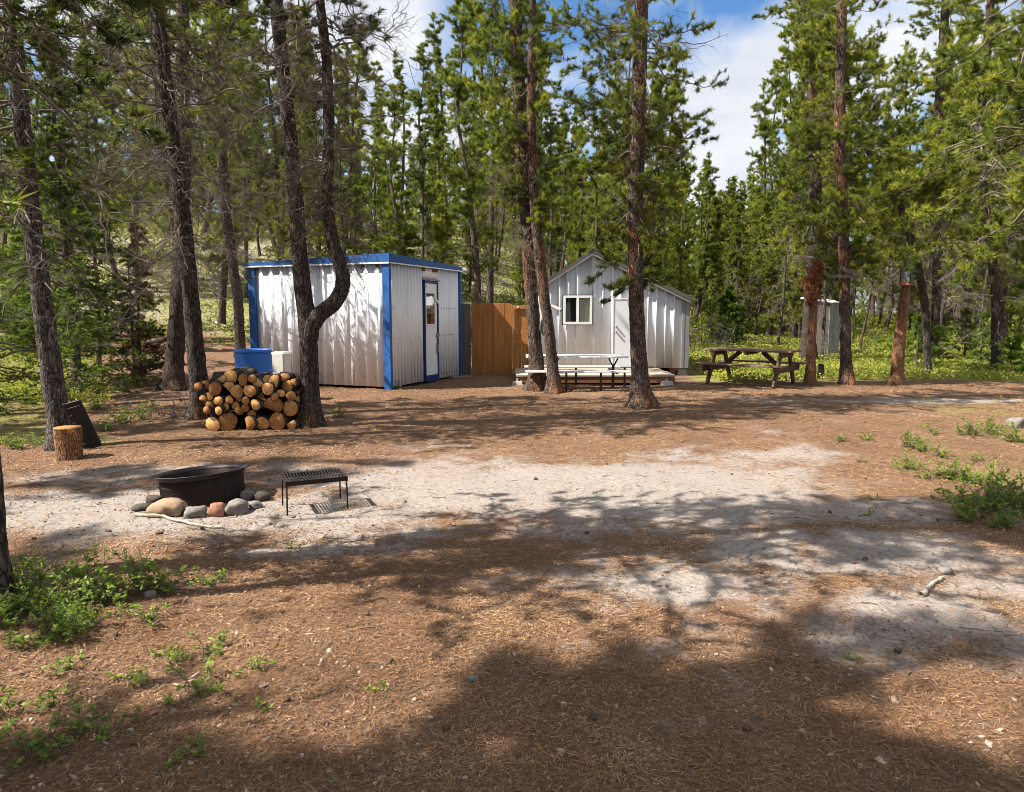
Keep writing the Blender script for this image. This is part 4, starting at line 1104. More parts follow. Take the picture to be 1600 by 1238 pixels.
# ------------------------------------------------------------------ standing dead posts at the right
def post(label, pts, Y, seed, top_mat=None):
    P, Rr = trunk_from_px(pts, Y)
    o = P[0].copy(); t = thing('post', label, 'post', tuple(o))
    me, Q, r = trunk_mesh('trunk', P - o, Rr, 20, .04, .07, .5, seed, cap=True)
    obj('trunk', me, MT['bark_post'], t)
    return t, o, Q, r
pA, oA, QA, rA = post('stripped dead trunk with a broken top and rusty needle clump beside the picnic table', [(1266, 595, 17), (1267, 560, 14), (1269, 520, 13), (1271, 480, 12), (1273, 430, 11), (1272, 412, 9)], 15.2, 31)
def tops():
    YA = 15.2
    def L(u, v, dy=0.0): return Vector(A(u, v, YA + dy) - oA)
    BM().bar(L(1246, 401), L(1270, 403), .10, .05, .008).build('broken_plank', MT['bleached'], pA)
    BM().bar(L(1254, 402), L(1269, 416), .06, .05, .008).build('broken_branch', MT['bleached'], pA)
    g = np.random.default_rng(5)
    n = 230; k = g.uniform(0, 1, n)
    pos = np.stack([np.interp(k, [0, .4, 1], [L(1268, 470).x, L(1266, 445).x, L(1276, 412).x]), np.zeros(n), np.interp(k, [0, .4, 1], [L(1268, 474).z, L(1268, 445).z, L(1276, 408).z])], -1)
    rad = np.interp(k, [0, .35, .7, 1], [.05, .15, .12, .07])
    pos += g.normal(size=(n, 3)) * rad[:, None] * np.array([.75, .6, .3]); pos[:, 1] -= .05
    V, T, tt = needle_tris(g, pos, nrm(g.normal(size=(n, 3)) * .5 + np.array([0, 0, -.9])), 14, .09, .013, .6, g.uniform(.1, .7, n))
    m = MT['needle_dead'].copy(); m.name = 'rust_red_needles'
    r = next(nd for nd in m.node_tree.nodes if nd.type == 'VALTORGB').color_ramp.elements
    r[0].color = (.08, .025, .014, 1); r[1].color = (.22, .075, .035, 1); r[2].color = (.38, .16, .08, 1)
    obj('dead_needle_clump', mesh_np('dead_needle_clump', V, None, T, {'tint': tt}), m, pA, 'rust red dead needle clump')
tops()
# dark slab leaning on it
b = thing('board', 'short black slab leaning against the stripped trunk by the picnic table', 'board', tuple(G(1281, 592) + [0, .05, 0]))
BM().prism([(-.03, 0), (.13, 0), (.10, .33), (-.02, .35)], 0, .05, bev=.006).build('slab', MT['rubber'], b)
pB, oB, QB, rB = post('stripped leaning trunk carrying a bird feeder box', [(1401, 600, 20), (1402, 580, 18), (1405, 540, 17), (1409, 500, 15), (1413, 465, 14), (1416, 446, 13)], 15.1, 32)
def feeder():
    Y = 15.0
    o = A(1416, 446, Y)
    t = thing('bird_feeder', 'dark lantern shaped bird feeder with a glass front on the leaning trunk', 'bird feeder', tuple(o), math.radians(-44))
    s = Y / F_PX; w = 7.6 * s; h = 30 * s
    BM().box(-w - .008, w + .008, -w - .012, w, 0, .02, .004).build('floor', MT['joist'], t)
    for x in (-w, w - .022): BM().box(x, x + .022, -w, w, .021, h - .05).build('side_panel', MT['rubber'], t)
    BM().box(-w + .023, w - .023, w - .02, w - .002, .021, h - .05).build('back_panel', MT['rubber'], t)
    BM().box(-w + .023, w - .023, -w + .002, -w + .02, .021, .07).build('front_rail', MT['fence'], t)
    BM().box(-w + .023, w - .023, -w + .002, -w + .02, h - .12, h - .05).build('front_rail', MT['black_steel'], t)
    BM().box(-w + .023, w - .023, -w + .008, -w + .012, .071, h - .121).build('pane', MT['glass'], t)
    BM().box(-w + .023, w - .023, -w + .0135, -w + .017, .071, h - .121).build('seed', MT['bright_backing'], t)  # white sheet, no seed; the glass front's brightness is put into its colour
    BM().prism([(-w - .03, h - .049), (w + .03, h - .049), (w + .03, h - .02), (0, h + .015), (-w - .03, h - .02)], -w - .04, w + .03).build('roof', MT['rubber'], t)
    BM().bar((.03, 0, h - .005), (-.005, -.02, h + .10), .012, .012).build('hanger', MT['bleached'], t)
MT['bright_backing'] = m_plain('bright_pane_backing', (.8, .8, .8), .7, .2, dirt=(.35, .35, .35), dscale=12, damt=.8)  # mottled white that makes the feeder's glass front look brighter
feeder()
def crosspiece():
    Y = 14.9; o = A(1320, 432, Y)
    t = thing('plank_crosspiece', 'weathered plank crosspiece with dark scratches fixed across the straight pine', 'board', tuple(o))
    s = Y / F_PX
    BM().box(-28 * s, 24 * s, -.02, .02, -2.5 * s, 2.5 * s, .004).build('plank', MT['weathered'], t)
    BM().box(-8 * s, 8 * s, -.03, .01, 5 * s, 11 * s, .01, Matrix.Rotation(.5, 4, 'Y')).build('block', MT['weathered'], t)
crosspiece()

# ------------------------------------------------------------------ grey outhouse in the trees
def outhouse():
    Y = 24.0; o = A(1294, 545, Y); o[2] = gz(o[0], Y)
    w, d = .80, .85; rz = math.radians(42)
    o = o + np.array([math.cos(rz) * w, math.sin(rz) * w, 0])
    t = thing('outhouse', 'grey board outhouse with a white corrugated roof among the trees', 'outhouse', tuple(o), rz)
    s = Y / F_PX; h = A(1300, 474, Y)[2] - o[2]
    n = 7
    for k in range(n):
        a, b_ = -w + k * w / n, -w + (k + 1) * w / n
        BM().box(a + .003, b_ - .003, 0, .022, .02 + rnd.uniform(-.01, .01), h).build('board', MT['outhouse_wood'], t)
    for k in range(n):
        a, b_ = k * d / n, (k + 1) * d / n
        BM().box(-w - .0, -w + .02, a + .026, b_ + .02, .02, h + .1 - .0 * k).build('board', MT['weathered'], t)
        BM().box(-.0 - .02, .0, a + .026, b_ + .02, .02, h + .1).build('board', MT['outhouse_wood'], t)
    BM().box(-w + .023, -.023, d - .02, d + .0, .02, h + .1).build('back_wall', MT['outhouse_wood'], t)
    me = rib_sheet('roof', w + .24, lambda x: 0, lambda x: d + .3, [.08 + .13 * i for i in range(8)], .11, .05, .03)
    r = obj('roof', me, MT['white_paint'], t); r.location = (-w - .12, -.14, h + .02); r.rotation_euler = (math.radians(-82), 0, 0)
MT['outhouse_wood'] = m_wood('pale_grey_boards', (.25, .27, .25), (.16, .17, .165), 'z', .5)
outhouse()

# ------------------------------------------------------------------ dark timber picnic table
def picnic():
    o = np.array([5.12, 15.2, 0]); o[2] = gz(5.12, 15.2)
    t = thing('picnic_table', 'dark weathered wooden picnic table with attached benches', 'picnic table', tuple(o), math.radians(-38))
    Ln = 1.85
    for k in range(5):
        y = -.37 + k * .15
        BM().box(-Ln / 2, Ln / 2, y + .003, y + .144, .705, .745, .005).build('table_plank', MT['table_top_wood'], t)
    for sy in (-1, 1):
        for k in range(2):
            y = sy * .70 + (-.145 if k == 0 else .003)
            BM().box(-Ln / 2, Ln / 2, y, y + .142, .425, .462, .005).build('bench_plank', MT['table_top_wood'], t)
    for x in (-.70, .70):
        f = 1 if x > 0 else -1
        for sy in (-1, 1):
            BM().bar((x, sy * .66, .0), (x, sy * .27, .70), .045, .13, .005).build('leg', MT['table_wood'], t)
        BM().box(x + f * .026, x + f * .066, -.83, .83, .29, .42, .005).build('bench_support', MT['table_wood'], t)
        BM().box(x + f * .026, x + f * .066, -.37, .37, .60, .703, .005).build('top_support', MT['table_wood'], t)
        BM().bar((x - f * .05, 0, .34), (x - f * .46, 0, .69), .04, .09, .004).build('brace', MT['table_wood'], t)
    BM().box(-.03, .03, -.36, .36, .64, .703, .004).build('cleat', MT['table_wood'], t)
picnic()

# ------------------------------------------------------------------ white plank table with black steel legs by the deck
def white_table():
    xl, xr = A(822, 557, 14.2)[0], A(978, 557, 14.2)[0]
    o = ((xl + xr) / 2, 14.2, 0); w = xr - xl
    t = thing('picnic_table', 'white topped table with white benches on black steel legs before the deck', 'picnic table', o)
    zt = .675
    for k in range(3):
        y = -.33 + .22 * k
        BM().box(-w / 2, w / 2, y + .003, y + .217, zt - .04, zt, .005).build('table_plank', MT['table_white'], t)
    for sy in (-1, 1):
        BM().box(-w / 2 - .02, w / 2 - .02, sy * .62 - .12, sy * .62 + .12, .385, .42, .005).build('bench', MT['table_white'], t)
    xs = (A(958, 580, 14.2)[0] - o[0], A(866, 580, 14.2)[0] - o[0])
    for x in xs:
        BM().box(x - .026, x + .026, -.026, .026, -.05, .50).build('pedestal', MT['black_steel'], t)
        for q in (-1, 1): BM().bar((x, 0, .44), (x + q * .10, 0, zt - .043), .03, .025).build('strut', MT['black_steel'], t)
        BM().box(x - .02, x + .02, -.6, .6, .345, .383).build('cross_arm', MT['black_steel'], t)
    for (u, y) in ((885, -.62), (939, -.62), (976, .62), (900, .62)):
        x = A(u, 580, 14.2 + y)[0] - o[0]
        BM().box(x - .02, x + .02, y - .02, y + .02, -.05, .384).build('bench_leg', MT['black_steel'], t)
white_table()

# round dark pan and stub on the twin trunks
def pan():
    Y = 13.7; p = A(847, 510, Y)
    t = thing('round_pan', 'dark round metal pan hanging between the twin pines', 'pan', tuple(p))
    M = Matrix.Rotation(math.radians(62), 4, 'Z') @ Matrix.Rotation(PI / 2, 4, 'X')
    b = BM(); b.lathe([(.0005, 0), (.12, .0), (.175, .045), (.185, .05), (.18, .058), (.117, .012), (.0005, .012)], 28, M); b.build('bowl', MT['roof_dark'], t, smooth=True)
    b = BM(); b.lathe([(.0005, .06), (.03, .065), (.0005, .07)], 12, Matrix.Translation((-.03, -.04, -.13))); b.build('bright_rivet', MT['white_trim'], t)
pan()
b = thing('branch_stub', 'pale sawn branch stub pointing from the slender twin pine toward the cabin window', 'stub', tuple(A(862, 478, 13.35)))
BM().tube((0, 0, 0), tuple(Vector(A(877, 485, 13.2) - A(862, 478, 13.35))), .028, .034, 9).build('stub', MT['bleached'], b)

# ------------------------------------------------------------------ woodpile: every log its own thing
LOGS = [('bottom', [(195, 1118, 42), (282, 1110, 55), (407, 1125, 40), (485, 1128, 38), (572, 1118, 50), (655, 1125, 30)]),
        ('second', [(160, 1055, 20), (230, 1058, 22), (353, 1058, 22), (388, 1040, 20), (423, 1075, 20), (548, 1030, 55), (650, 1043, 45), (330, 1028, 17), (700, 1075, 30)]),
        ('third', [(142, 990, 24), (180, 1025, 25), (228, 1000, 26), (265, 1028, 25), (293, 993, 16), (388, 998, 16), (445, 1022, 30), (340, 985, 18), (175, 973, 13), (705, 1000, 28), (490, 1003, 16)]),
        ('fourth', [(110, 915, 22), (155, 905, 22), (208, 930, 36), (288, 918, 30), (338, 945, 36), (412, 942, 36), (473, 968, 22), (518, 928, 34), (595, 955, 20), (655, 970, 26), (700, 935, 26), (560, 975, 16)]),
        ('top', [(250, 868, 22), (300, 862, 42), (380, 880, 34), (463, 890, 29), (563, 883, 34), (632, 915, 36), (668, 893, 18), (425, 868, 22), (515, 872, 22), (620, 865, 28)])]
ORDW = ['leftmost', 'second', 'third', 'fourth', 'fifth', 'sixth', 'seventh', 'eighth', 'ninth', 'tenth', 'eleventh', 'rightmost']
def log_mesh(r, L, seed, flat):
    g = np.random.default_rng(seed); n = 16
    th = np.arange(n) * 2 * PI / n
    pr = r * (1 + .06 * np.cos(2 * th + g.uniform(0, 6)) + .04 * np.cos(3 * th + g.uniform(0, 6)) + g.normal(size=n) * .02)
    x = pr * np.cos(th); z = pr * np.sin(th)
    if flat:                                                   # a split log has one flat side
        a = g.uniform(0, 2 * PI); d = x * math.cos(a) + z * math.sin(a); lim = .45 * r
        k = np.clip(d - lim, 0, None); x -= k * math.cos(a); z -= k * math.sin(a)
    ys = np.linspace(0, L, 7)
    V = np.stack([np.stack([x * (1 + g.normal() * .03) + 0 * y, 0 * x + y, z * (1 + g.normal() * .03)], -1) for y in ys])
    V += g.normal(size=V.shape) * r * .025 * np.array([1, 0, 1]); V[0] = np.stack([x, 0 * x, z], -1)
    K = len(ys); V = V.reshape(-1, 3); i = np.arange(K * n).reshape(K, n); j = np.roll(i, -1, 1)
    Q = np.stack([i[:-1], j[:-1], j[1:], i[1:]], -1).reshape(-1, 4)
    V = np.concatenate([V, [[0, L, 0]]]); c = len(V) - 1
    T = np.stack([j[-1], i[-1], np.full(n, c)], -1)
    bark = mesh_np('bark', V, Q, T, smooth=True)
    F = np.concatenate([[[0, -.004, 0]], np.stack([x * .93, np.full(n, -.004), z * .93], -1), np.stack([x * .985, np.full(n, .003), z * .985], -1)])
    a1 = 1 + np.arange(n); b1 = 1 + (np.arange(n) + 1) % n
    T2 = np.stack([np.zeros(n, int), b1, a1], -1); Q2 = np.stack([a1, b1, b1 + n, a1 + n], -1)
    return bark, mesh_np('cut_face', F, Q2, T2)
def woodpile():
    k = 0
    for row, L in LOGS:
        L = sorted(L)
        for i, (zx, zy, zr) in enumerate(L):
            zr = max(zr * .90 + 5, 23)
            u, v = 280 + zx * .2667, 360 + zy * .2667
            Y = 9.22 + rnd.uniform(-.05, .10) + (.04 if row == 'top' else 0) + (.25 if zx > 690 else 0) + (.18 if zr < 18 else 0)
            p = A(u, v, Y); r = zr * .2667 * Y / F_PX * 1.04
            if row == 'bottom': p[2] = gz(p[0], p[1]) + r * .95
            size = 'thick' if zr >= 36 else ('thin' if zr <= 24 else 'medium')
            where = 'rightmost' if i == len(L) - 1 else ('leftmost' if i == 0 else '%s from the left' % ORDW[i])
            lab = '%s cut log, %s in the %s row of the woodpile' % (size, where, row)
            t = thing('log', lab, 'log', tuple(p), 0, 'logs stacked in the woodpile')
            t.rotation_euler = (rnd.uniform(-.10, .10), rnd.uniform(0, 6.28), rnd.uniform(-.28, .30))
            bk, cf = log_mesh(r, rnd.uniform(.40, .50), 900 + k, rnd.random() < .35)
            obj('bark', bk, MT['bark_orange'], t); obj('cut_face', cf, MT['cut'], t); k += 1
    # long bark covered rounds lying behind and on top
    for (u, v, r, ln, rz) in ((335, 590, .075, 1.0, 1.5), (440, 590, .08, .5, 1.4), (372, 640, .10, 1.1, 1.52), (350, 612, .10, .9, 1.6), (430, 640, .11, .7, 1.5), (400, 618, .10, .9, 1.5), (360, 658, .10, 1.2, 1.55), (440, 655, .10, .7, 1.5), (395, 600, .09, .9, 1.62)):
        p = A(u, v, 9.66)
        t = thing('log', 'bark covered log lying lengthwise at the back of the woodpile', 'log', tuple(p), rz + PI, 'logs at the back of the woodpile')
        bk, cf = log_mesh(r, ln * .6, 990 + k, False); k += 1
        obj('bark', bk, MT['bark'], t); obj('cut_face', cf, MT['cut'], t)
woodpile()

# ------------------------------------------------------------------ barrel and tote behind the woodpile
def barrel():
    Y = 11.4; o = A(396, 560, Y); o[2] = gz(o[0], Y)
    t = thing('barrel', 'blue plastic barrel with moulded rings behind the woodpile', 'barrel', tuple(o))
    H = A(396, 546, Y)[2] - o[2]; R_ = 28 * Y / F_PX
    pr = [(.005, .03), (R_ * .9, .03), (R_ * .92, 0), (R_ * .97, .02), (R_, .06), (R_, H * .28), (R_ * 1.04, H * .30), (R_ * 1.04, H * .33), (R_, H * .35), (R_, H * .60), (R_ * 1.04, H * .62), (R_ * 1.04, H * .65), (R_ * .995, H * .67), (R_ * .985, H * .90), (R_ * .96, H * .93)]
    BM().lathe(pr + [(R_ * .95, H * .955), (R_ * .90, H * .96), (.005, H * .955)], 44).build('shell', MT['barrel'], t, smooth=False)
    BM().lathe([(R_ * .955, H * .94), (R_ * 1.02, H * .945), (R_ * 1.03, H * .97), (R_ * 1.0, H), (R_ * .93, H), (R_ * .92, H * .962)], 44).build('rim', MT['barrel'], t, smooth=True)
    for a in (.6, 3.7): BM().tube((R_ * .6 * math.cos(a), R_ * .6 * math.sin(a), H * .956), (R_ * .6 * math.cos(a), R_ * .6 * math.sin(a), H * .985), .035, n=14).build('bung', MT['white_trim'], t)
barrel()
def tote():
    Y = 12.3; o = A(437, 560, Y); o[2] = gz(o[0], Y)
    t = thing('water_tote', 'off white plastic water container right of the blue barrel', 'container', tuple(o), -.12)
    H = A(437, 550, Y)[2] - o[2]; w = 13.5 * Y / F_PX
    BM().box(-w, w, -w, w, 0, H - .001, .03).build('body', MT['tote'], t)
    BM().tube((-.04, 0, H), (-.04, 0, H + .012), .04, n=14).build('cap', MT['tote'], t)
    b = BM(); b.box(-w - .004, w + .004, -w - .004, w + .004, H * .55, H * .58, .004); b.build('moulded_band', MT['tote'], t)
tote()

# ------------------------------------------------------------------ chopping stump and black slab by the leaning pine
def stump():
    o = G(109, 716); Y = o[1]
    t = thing('stump', 'orange barked chopping stump with a pale sawn top', 'stump', tuple(o))
    H = A(109, 668, Y)[2]; r = 20 * Y / F_PX
    P = np.array([[0, 0, -.02], [0, 0, .1], [0, 0, H * .7], [0, 0, H]])
    me, Q, rr = trunk_mesh('bark', P, np.array([r * .92, r * .93, r * .98, r]), 28, .03, .05, .0, 4)
    obj('bark', me, MT['bark_post'], t)
    n = 28; th = np.arange(n) * 2 * PI / n
    V = np.concatenate([[[0, 0, H + .006]], np.stack([np.cos(th) * r * .96, np.sin(th) * r * .96, np.full(n, H + .005) + .0], -1), np.stack([np.cos(th) * r * .99, np.sin(th) * r * .99, np.full(n, H - .04)], -1)])
    a = 1 + np.arange(n); c = 1 + (np.arange(n) + 1) % n
    o2 = obj('sawn_top', mesh_np('sawn_top', V, np.stack([a, a + n, c + n, c], -1), np.stack([np.zeros(n, int), a, c], -1)), MT['cut_top'], t)
def cut_top():
    m = MT['cut'].copy(); m.name = 'sawn_stump_top'
    w = next(nd for nd in m.node_tree.nodes if nd.type == 'TEX_WAVE'); w.rings_direction = 'Z'
    return m
MT['cut_top'] = cut_top()
stump()
def slab():
    p0 = G(146, 700); Y = p0[1]
    t = thing('board', 'long black plastic slab leaning against the pale leaning pine', 'board', tuple(p0))
    a = Vector((0, 0, 0)); top = Vector(A(111, 628, Y - .12) - p0)
    d = top.normalized(); wv = Vector((.80, .0, .50)); wv = (wv - d * wv.dot(d)).normalized()
    nrm_ = d.cross(wv)
    w, L = .20, top.length
    M = Matrix((wv, nrm_, d)).transposed().to_4x4()
    b = BM(); b.box(-w / 2, w / 2, -.018, .018, 0, L, .006, M).build('slab', MT['rubber'], t)
    for k in range(6):
        zz = L * (k + .7) / 6.6
        BM().box(-w / 2 + .02, w / 2 - .02, -.027, -.0185, zz, zz + .02, .003, M).build('rib', MT['rubber'], t)
slab()

# ------------------------------------------------------------------ fire ring, its stones, the stick and the grill
FR = np.array([-2.60, 5.86, 0])
def fire_ring():
    o = FR.copy(); o[2] = gz(o[0], o[1])
    t = thing('fire_ring', 'black steel fire ring with a flared rim sunk in the sand', 'fire ring', tuple(o))
    R_ = .328; H = .21
    M = Matrix.Rotation(math.radians(-4.5), 4, 'Y') @ Matrix.Rotation(math.radians(-4), 4, 'X')
    BM().lathe([(R_, -.08), (R_, H * .5), (R_ * 1.012, H * .52), (R_ * 1.012, H * .56), (R_, H * .58), (R_, H * .86), (R_ - .008, H * .86), (R_ - .008, -.08)], 56, M).build('wall', MT['rusty_steel'], t, smooth=True)
    BM().lathe([(R_ + .001, H * .80), (R_ + .012, H * .82), (R_ + .018, H * .93), (R_ + .055, H * .99), (R_ + .06, H * 1.01), (R_ + .03, H * 1.01), (R_ - .004, H * .93), (R_ - .004, H * .868)], 56, M).build('rim', MT['black_steel'], t, smooth=True)
    g = np.random.default_rng(3); n = 40; th = np.linspace(0, 2 * PI, n, endpoint=False)
    V = np.concatenate([[[0, 0, .06]]] + [np.stack([np.cos(th) * R_ * f, np.sin(th) * R_ * f, .05 - .02 * f + g.normal(size=n) * .006], -1) for f in (.5, .97)])
    i = 1 + np.arange(n); j = 1 + (np.arange(n) + 1) % n
    obj('ash_bed', mesh_np('ash_bed', V, np.stack([i, i + n, j + n, j], -1), np.stack([np.zeros(n, int), i, j], -1)), MT['rock_dark'], t)
fire_ring()
def stone(label, u, v, w, h, mat, seed, dy=0.0, group='stones around the fire ring', name='stone', sink=.25, rot=0.0):
    """u,v: middle of the foot; w,h in px"""
    w *= .92; h *= .95; p = G(u, v); Y = p[1] + dy; p = G(u, v) if not dy else np.array([A(u, v, Y)[0], Y, 0]); s = Y / F_PX
    rx, rz = w * s / 2, h * s / (2 - sink); ry = (rx * .75 + rz * .25)
    b = bmesh.new(); bmesh.ops.create_icosphere(b, subdivisions=3, radius=1)
    for q in b.verts:
        c = np.array(q.co)
        k = 1 + .55 * (float(vn(c[None] * 1.4 + seed * 9 + 50)[0]) - .5) + .26 * (float(vn(c[None] * 3.1 + seed * 5 + 80)[0]) - .5) + .10 * (float(vn(c[None] * 7 + seed * 3 + 20)[0]) - .5)
        c = np.sign(c) * np.abs(c) ** .84 * k
        q.co = (c[0] * rx, c[1] * ry, max(c[2], -.75) * rz)
    me = bpy.data.meshes.new(name)
    for f in b.faces: f.smooth = True
    b.to_mesh(me); b.free()
    o = obj(name, me, MT[mat]); o.location = (p[0], p[1] + ry * .6, gz(p[0], p[1]) + rz * (1 - sink) * .75); o.rotation_euler = (0, rot, rnd.uniform(0, .4))
    return tag(o, label, 'stone', group)
def z7(x, y): return 180 + x * .2625, 700 + y * .2625
for k, (x, y, w, h, m, lab, dy) in enumerate([
    (292, 398, 222, 98, 'rock_tan', 'large tan stone, broadest in front of the fire ring', 0),
    (462, 402, 152, 74, 'rock_grey', 'rounded grey stone between the tan and the reddish stones', 0),
    (594, 390, 104, 94, 'rock_red', 'reddish upright stone in front of the fire ring', 0),
    (712, 380, 142, 98, 'rock_grey', 'blocky pale grey stone right of the reddish stone', 0),
    (822, 348, 96, 52, 'rock_grey', 'small flat grey stone at the right of the ring', 0),
    (785, 300, 80, 70, 'rock_grey', 'grey stone behind the blocky one against the ring', 0),
    (862, 305, 98, 62, 'rock_dark', 'dark angular stone at the far right of the ring', 0),
    (222, 330, 112, 58, 'rock_dark', 'sooty stone at the left of the fire ring', 0),
    (140, 372, 120, 40, 'rock_dark', 'flat dark stone lying leftmost by the fire ring', 0)]):
    u, v = z7(x, y)
    stone(lab, u, v, w * .2625, h * .2625, m, k + 1, dy)
def stick(label, pts, r, mat, name='stick', cat='stick', lift=.01, group=None, sides=7):
    P = []
    for (u, v) in pts:
        p = G(u, v); p[2] = gz(p[0], p[1]) + lift; P.append(p)
    P = np.array(P); P[:, 2] += np.linspace(0, 1, len(P)) * 0
    t = np.linspace(0, len(P) - 1, 4 * len(P)); Q = np.stack([np.interp(t, np.arange(len(P)), P[:, k]) for k in range(3)], -1)
    g = np.random.default_rng(int(pts[0][0])); Q += g.normal(size=Q.shape) * r * .25
    V, F = tubes(Q[None], (np.linspace(1, .55, len(Q)) * r * (1 + g.normal(size=len(Q)) * .1))[None], sides)
    o = obj(name, mesh_np(name, V, F, smooth=True), MT[mat])
    return tag(o, label, cat, group)
stick('long bleached stick lying before the fire ring', [z7(120, 404), z7(200, 412), z7(290, 412), z7(370, 430), z7(470, 448), z7(560, 458), z7(640, 462)], .013, 'bleached', lift=.016)
def grill():
    c = {k: G(*p) for k, p in dict(FL=(447, 801), FR=(541.5, 790.6), BL=(443.8, 785.3), BR=(533.8, 777.4)).items()}
    o = (c['FL'] + c['BR']) / 2
    ax = (c['FR'] - c['FL']); th = math.atan2(ax[1], ax[0]); L = np.linalg.norm(ax)
    W = .30; H = .245
    t = thing('grill_stand', 'blackened steel cooking grill on four thin legs beside the fire ring', 'grill', (o[0], o[1], gz(o[0], o[1])), th)
    hx, hy = L / 2, W / 2
    for sx in (-1, 1):
        for sy in (-1, 1): BM().tube((sx * hx, sy * hy, -.02), (sx * hx * .985, sy * hy * .985, H), .0065, n=8).build('leg', MT['rusty_steel'], t)
    f = BM()
    for sy in (-1, 1): f.box(-hx - .006, hx + .006, sy * hy - .004, sy * hy + .004, H - .012, H + .022)
    for sx in (-1, 1): f.box(sx * hx - .004, sx * hx + .004, -hy + .004, hy - .004, H - .012, H + .022)
    f.build('frame', MT['rusty_steel'], t)
    for k in range(19):
        x = -hx + L * (k + .5) / 19
        BM().tube((x, -hy, H + .026), (x, hy, H + .026), .0048, n=6).build('grate_bar', MT['black_steel'], t)
    for y in (-.05, .05): BM().tube((-hx, y, H + .017), (hx, y, H + .017), .004, n=6).build('cross_rod', MT['black_steel'], t)
grill()

# ------------------------------------------------------------------ fallen wood, root, stones on the clearing floor
stick('short grey weathered root lying on the sand at the right foreground', [(1437, 940), (1450, 930), (1462, 918), (1473, 910)], .015, 'twig_pale', 'root', 'root', .012)
stone('pale flat stone just above the grey root at the right', 1480, 904, 22, 14, 'rock_grey', 31, group='stones on the clearing floor')
stone('grey rock in the low shrubs at the right edge', 1592, 668, 24, 20, 'rock_grey', 32, group='stones on the clearing floor')
stone('small white pebble beside the black slab by the stump', 147, 716, 7, 6, 'rock_grey', 33, group='stones on the clearing floor')
stone('small dark stone on the sand below the fire ring stick', 247, 834, 15, 6, 'rock_dark', 34, group='stones on the clearing floor')
stone('small grey stone in the needle litter at the centre foreground', 738, 1062, 17, 11, 'rock_grey', 35, group='stones on the clearing floor')
stone('little dark cone shaped stone in the right foreground', 1404, 1030, 14, 9, 'rock_dark', 36, group='stones on the clearing floor')
stone('half buried pale stone left of the leafy plant on the left', 232, 936, 20, 12, 'rock_grey', 37, group='stones on the clearing floor')
def big_log(label, pts, r, mat='twig_pale', group=None):
    P = np.array([[x, y, gz(x, y) + r * .6] for x, y in pts])
    t = np.linspace(0, len(P) - 1, 14); Q = np.stack([np.interp(t, np.arange(len(P)), P[:, k]) for k in range(3)], -1)
    V, F = tubes(Q[None], (np.linspace(1, .6, 14) * r)[None], 9)
    return tag(obj('fallen_log', mesh_np('fallen_log', V, F, smooth=True), MT[mat]), label, 'log', group)
for (u0, Y0, u1, Y1, r, lab) in ((215, 19, 310, 20.5, .06, 'fallen log on the slope behind the thick left pines'), (60, 20, 150, 23, .05, 'fallen pale pole across the far left slope'), (330, 22, 400, 20, .05, 'fallen pole on the slope beside the shed'),
                                 (1085, 27.5, 1180, 27.0, .05, 'grey pole lying along the path behind the cabin'), (1190, 26, 1235, 28, .06, 'low fallen log at the wood edge beyond the picnic table'), (1340, 27, 1410, 29, .06, 'dark fallen log behind the right posts'),
                                 (170, 11.6, 300, 12.4, .025, 'long thin dark pole lying left of the woodpile')):
    big_log(lab, [at(u0, Y0), at((u0 + u1) / 2, (Y0 + Y1) / 2 + .2), at(u1, Y1)], r, 'twig' if 'dark' in lab else 'twig_pale')
def brush(label, u, Y, seed, n=60, R_=1.1, H=1.0):
    g = np.random.default_rng(seed); x, y = at(u, Y); z = gz(x, y)
    st = g.normal(size=(n, 3)) * np.array([R_ * .5, R_ * .4, 0]); st[:, 2] = 0
    d = nrm(g.normal(size=(n, 3)) * np.array([1, 1, .3]) + np.array([0, 0, .6]))
    P = sprouts(g, st, d, g.uniform(.5, 1.6, n) * H, 6, np.full(n, -.15), .8)
    V, F = tubes(P, g.uniform(.006, .018, n)[:, None] * np.linspace(1, .3, 6)[None], 4)
    s2, tg = along(P, g.uniform(.3, 1, (n, 6))); s2 = s2.reshape(-1, 3); d2 = nrm(tg.reshape(-1, 3) + g.normal(size=s2.shape) * .7)
    P2 = sprouts(g, s2, d2, g.uniform(.2, .5, len(s2)), 4, np.full(len(s2), -.1), .8)
    V2, F2 = tubes(P2, np.full((len(s2), 4), .004) * np.linspace(1, .5, 4), 3)
    o = obj('brush_pile', mesh_np('brush_pile', np.concatenate([V, V2]), np.concatenate([F, F2 + len(V)])), MT['twig'])
    o.location = (x, y, z); return tag(o, label, 'brush pile')
brush('tangle of bare brown brushwood behind the right end of the cabin', 1096, 25.5, 41, 46, .8, 1.2)
brush('heap of grey brushwood at the wood edge beyond the picnic table', 1190, 29, 42, 26, 1.0, .5)
brush('pile of bare twigs at the foot of the left thick pine', 300, 10.6, 43, 34, .4, .35)
# pale hanging dead branch left
def hang():
    Y = 9.6
    P = np.array([A(u, v, Y) for u, v in ((158, 250), (150, 285), (160, 320), (156, 345), (166, 362), (165, 385), (170, 412))])
    g = np.random.default_rng(8)
    V, F = tubes(P[None], np.linspace(.016, .006, 7)[None], 6)
    s, tg = along(P[None].repeat(9, 0), g.uniform(.05, .8, (9, 1))); s = s[:, 0]
    P2 = sprouts(g, s, nrm(g.normal(size=(9, 3)) * np.array([1, .4, .5])), g.uniform(.25, .55, 9), 6, np.full(9, -.5), .9)
    V2, F2 = tubes(P2, np.full((9, 6), .006) * np.linspace(1, .4, 6), 4)
    o = obj('dead_branch', mesh_np('dead_branch', np.concatenate([V, V2]), np.concatenate([F, F2 + len(V)]), smooth=True), MT['twig_pale'])
    tag(o, 'pale bleached dead branch hanging before the bright spruce', 'branch')
hang()

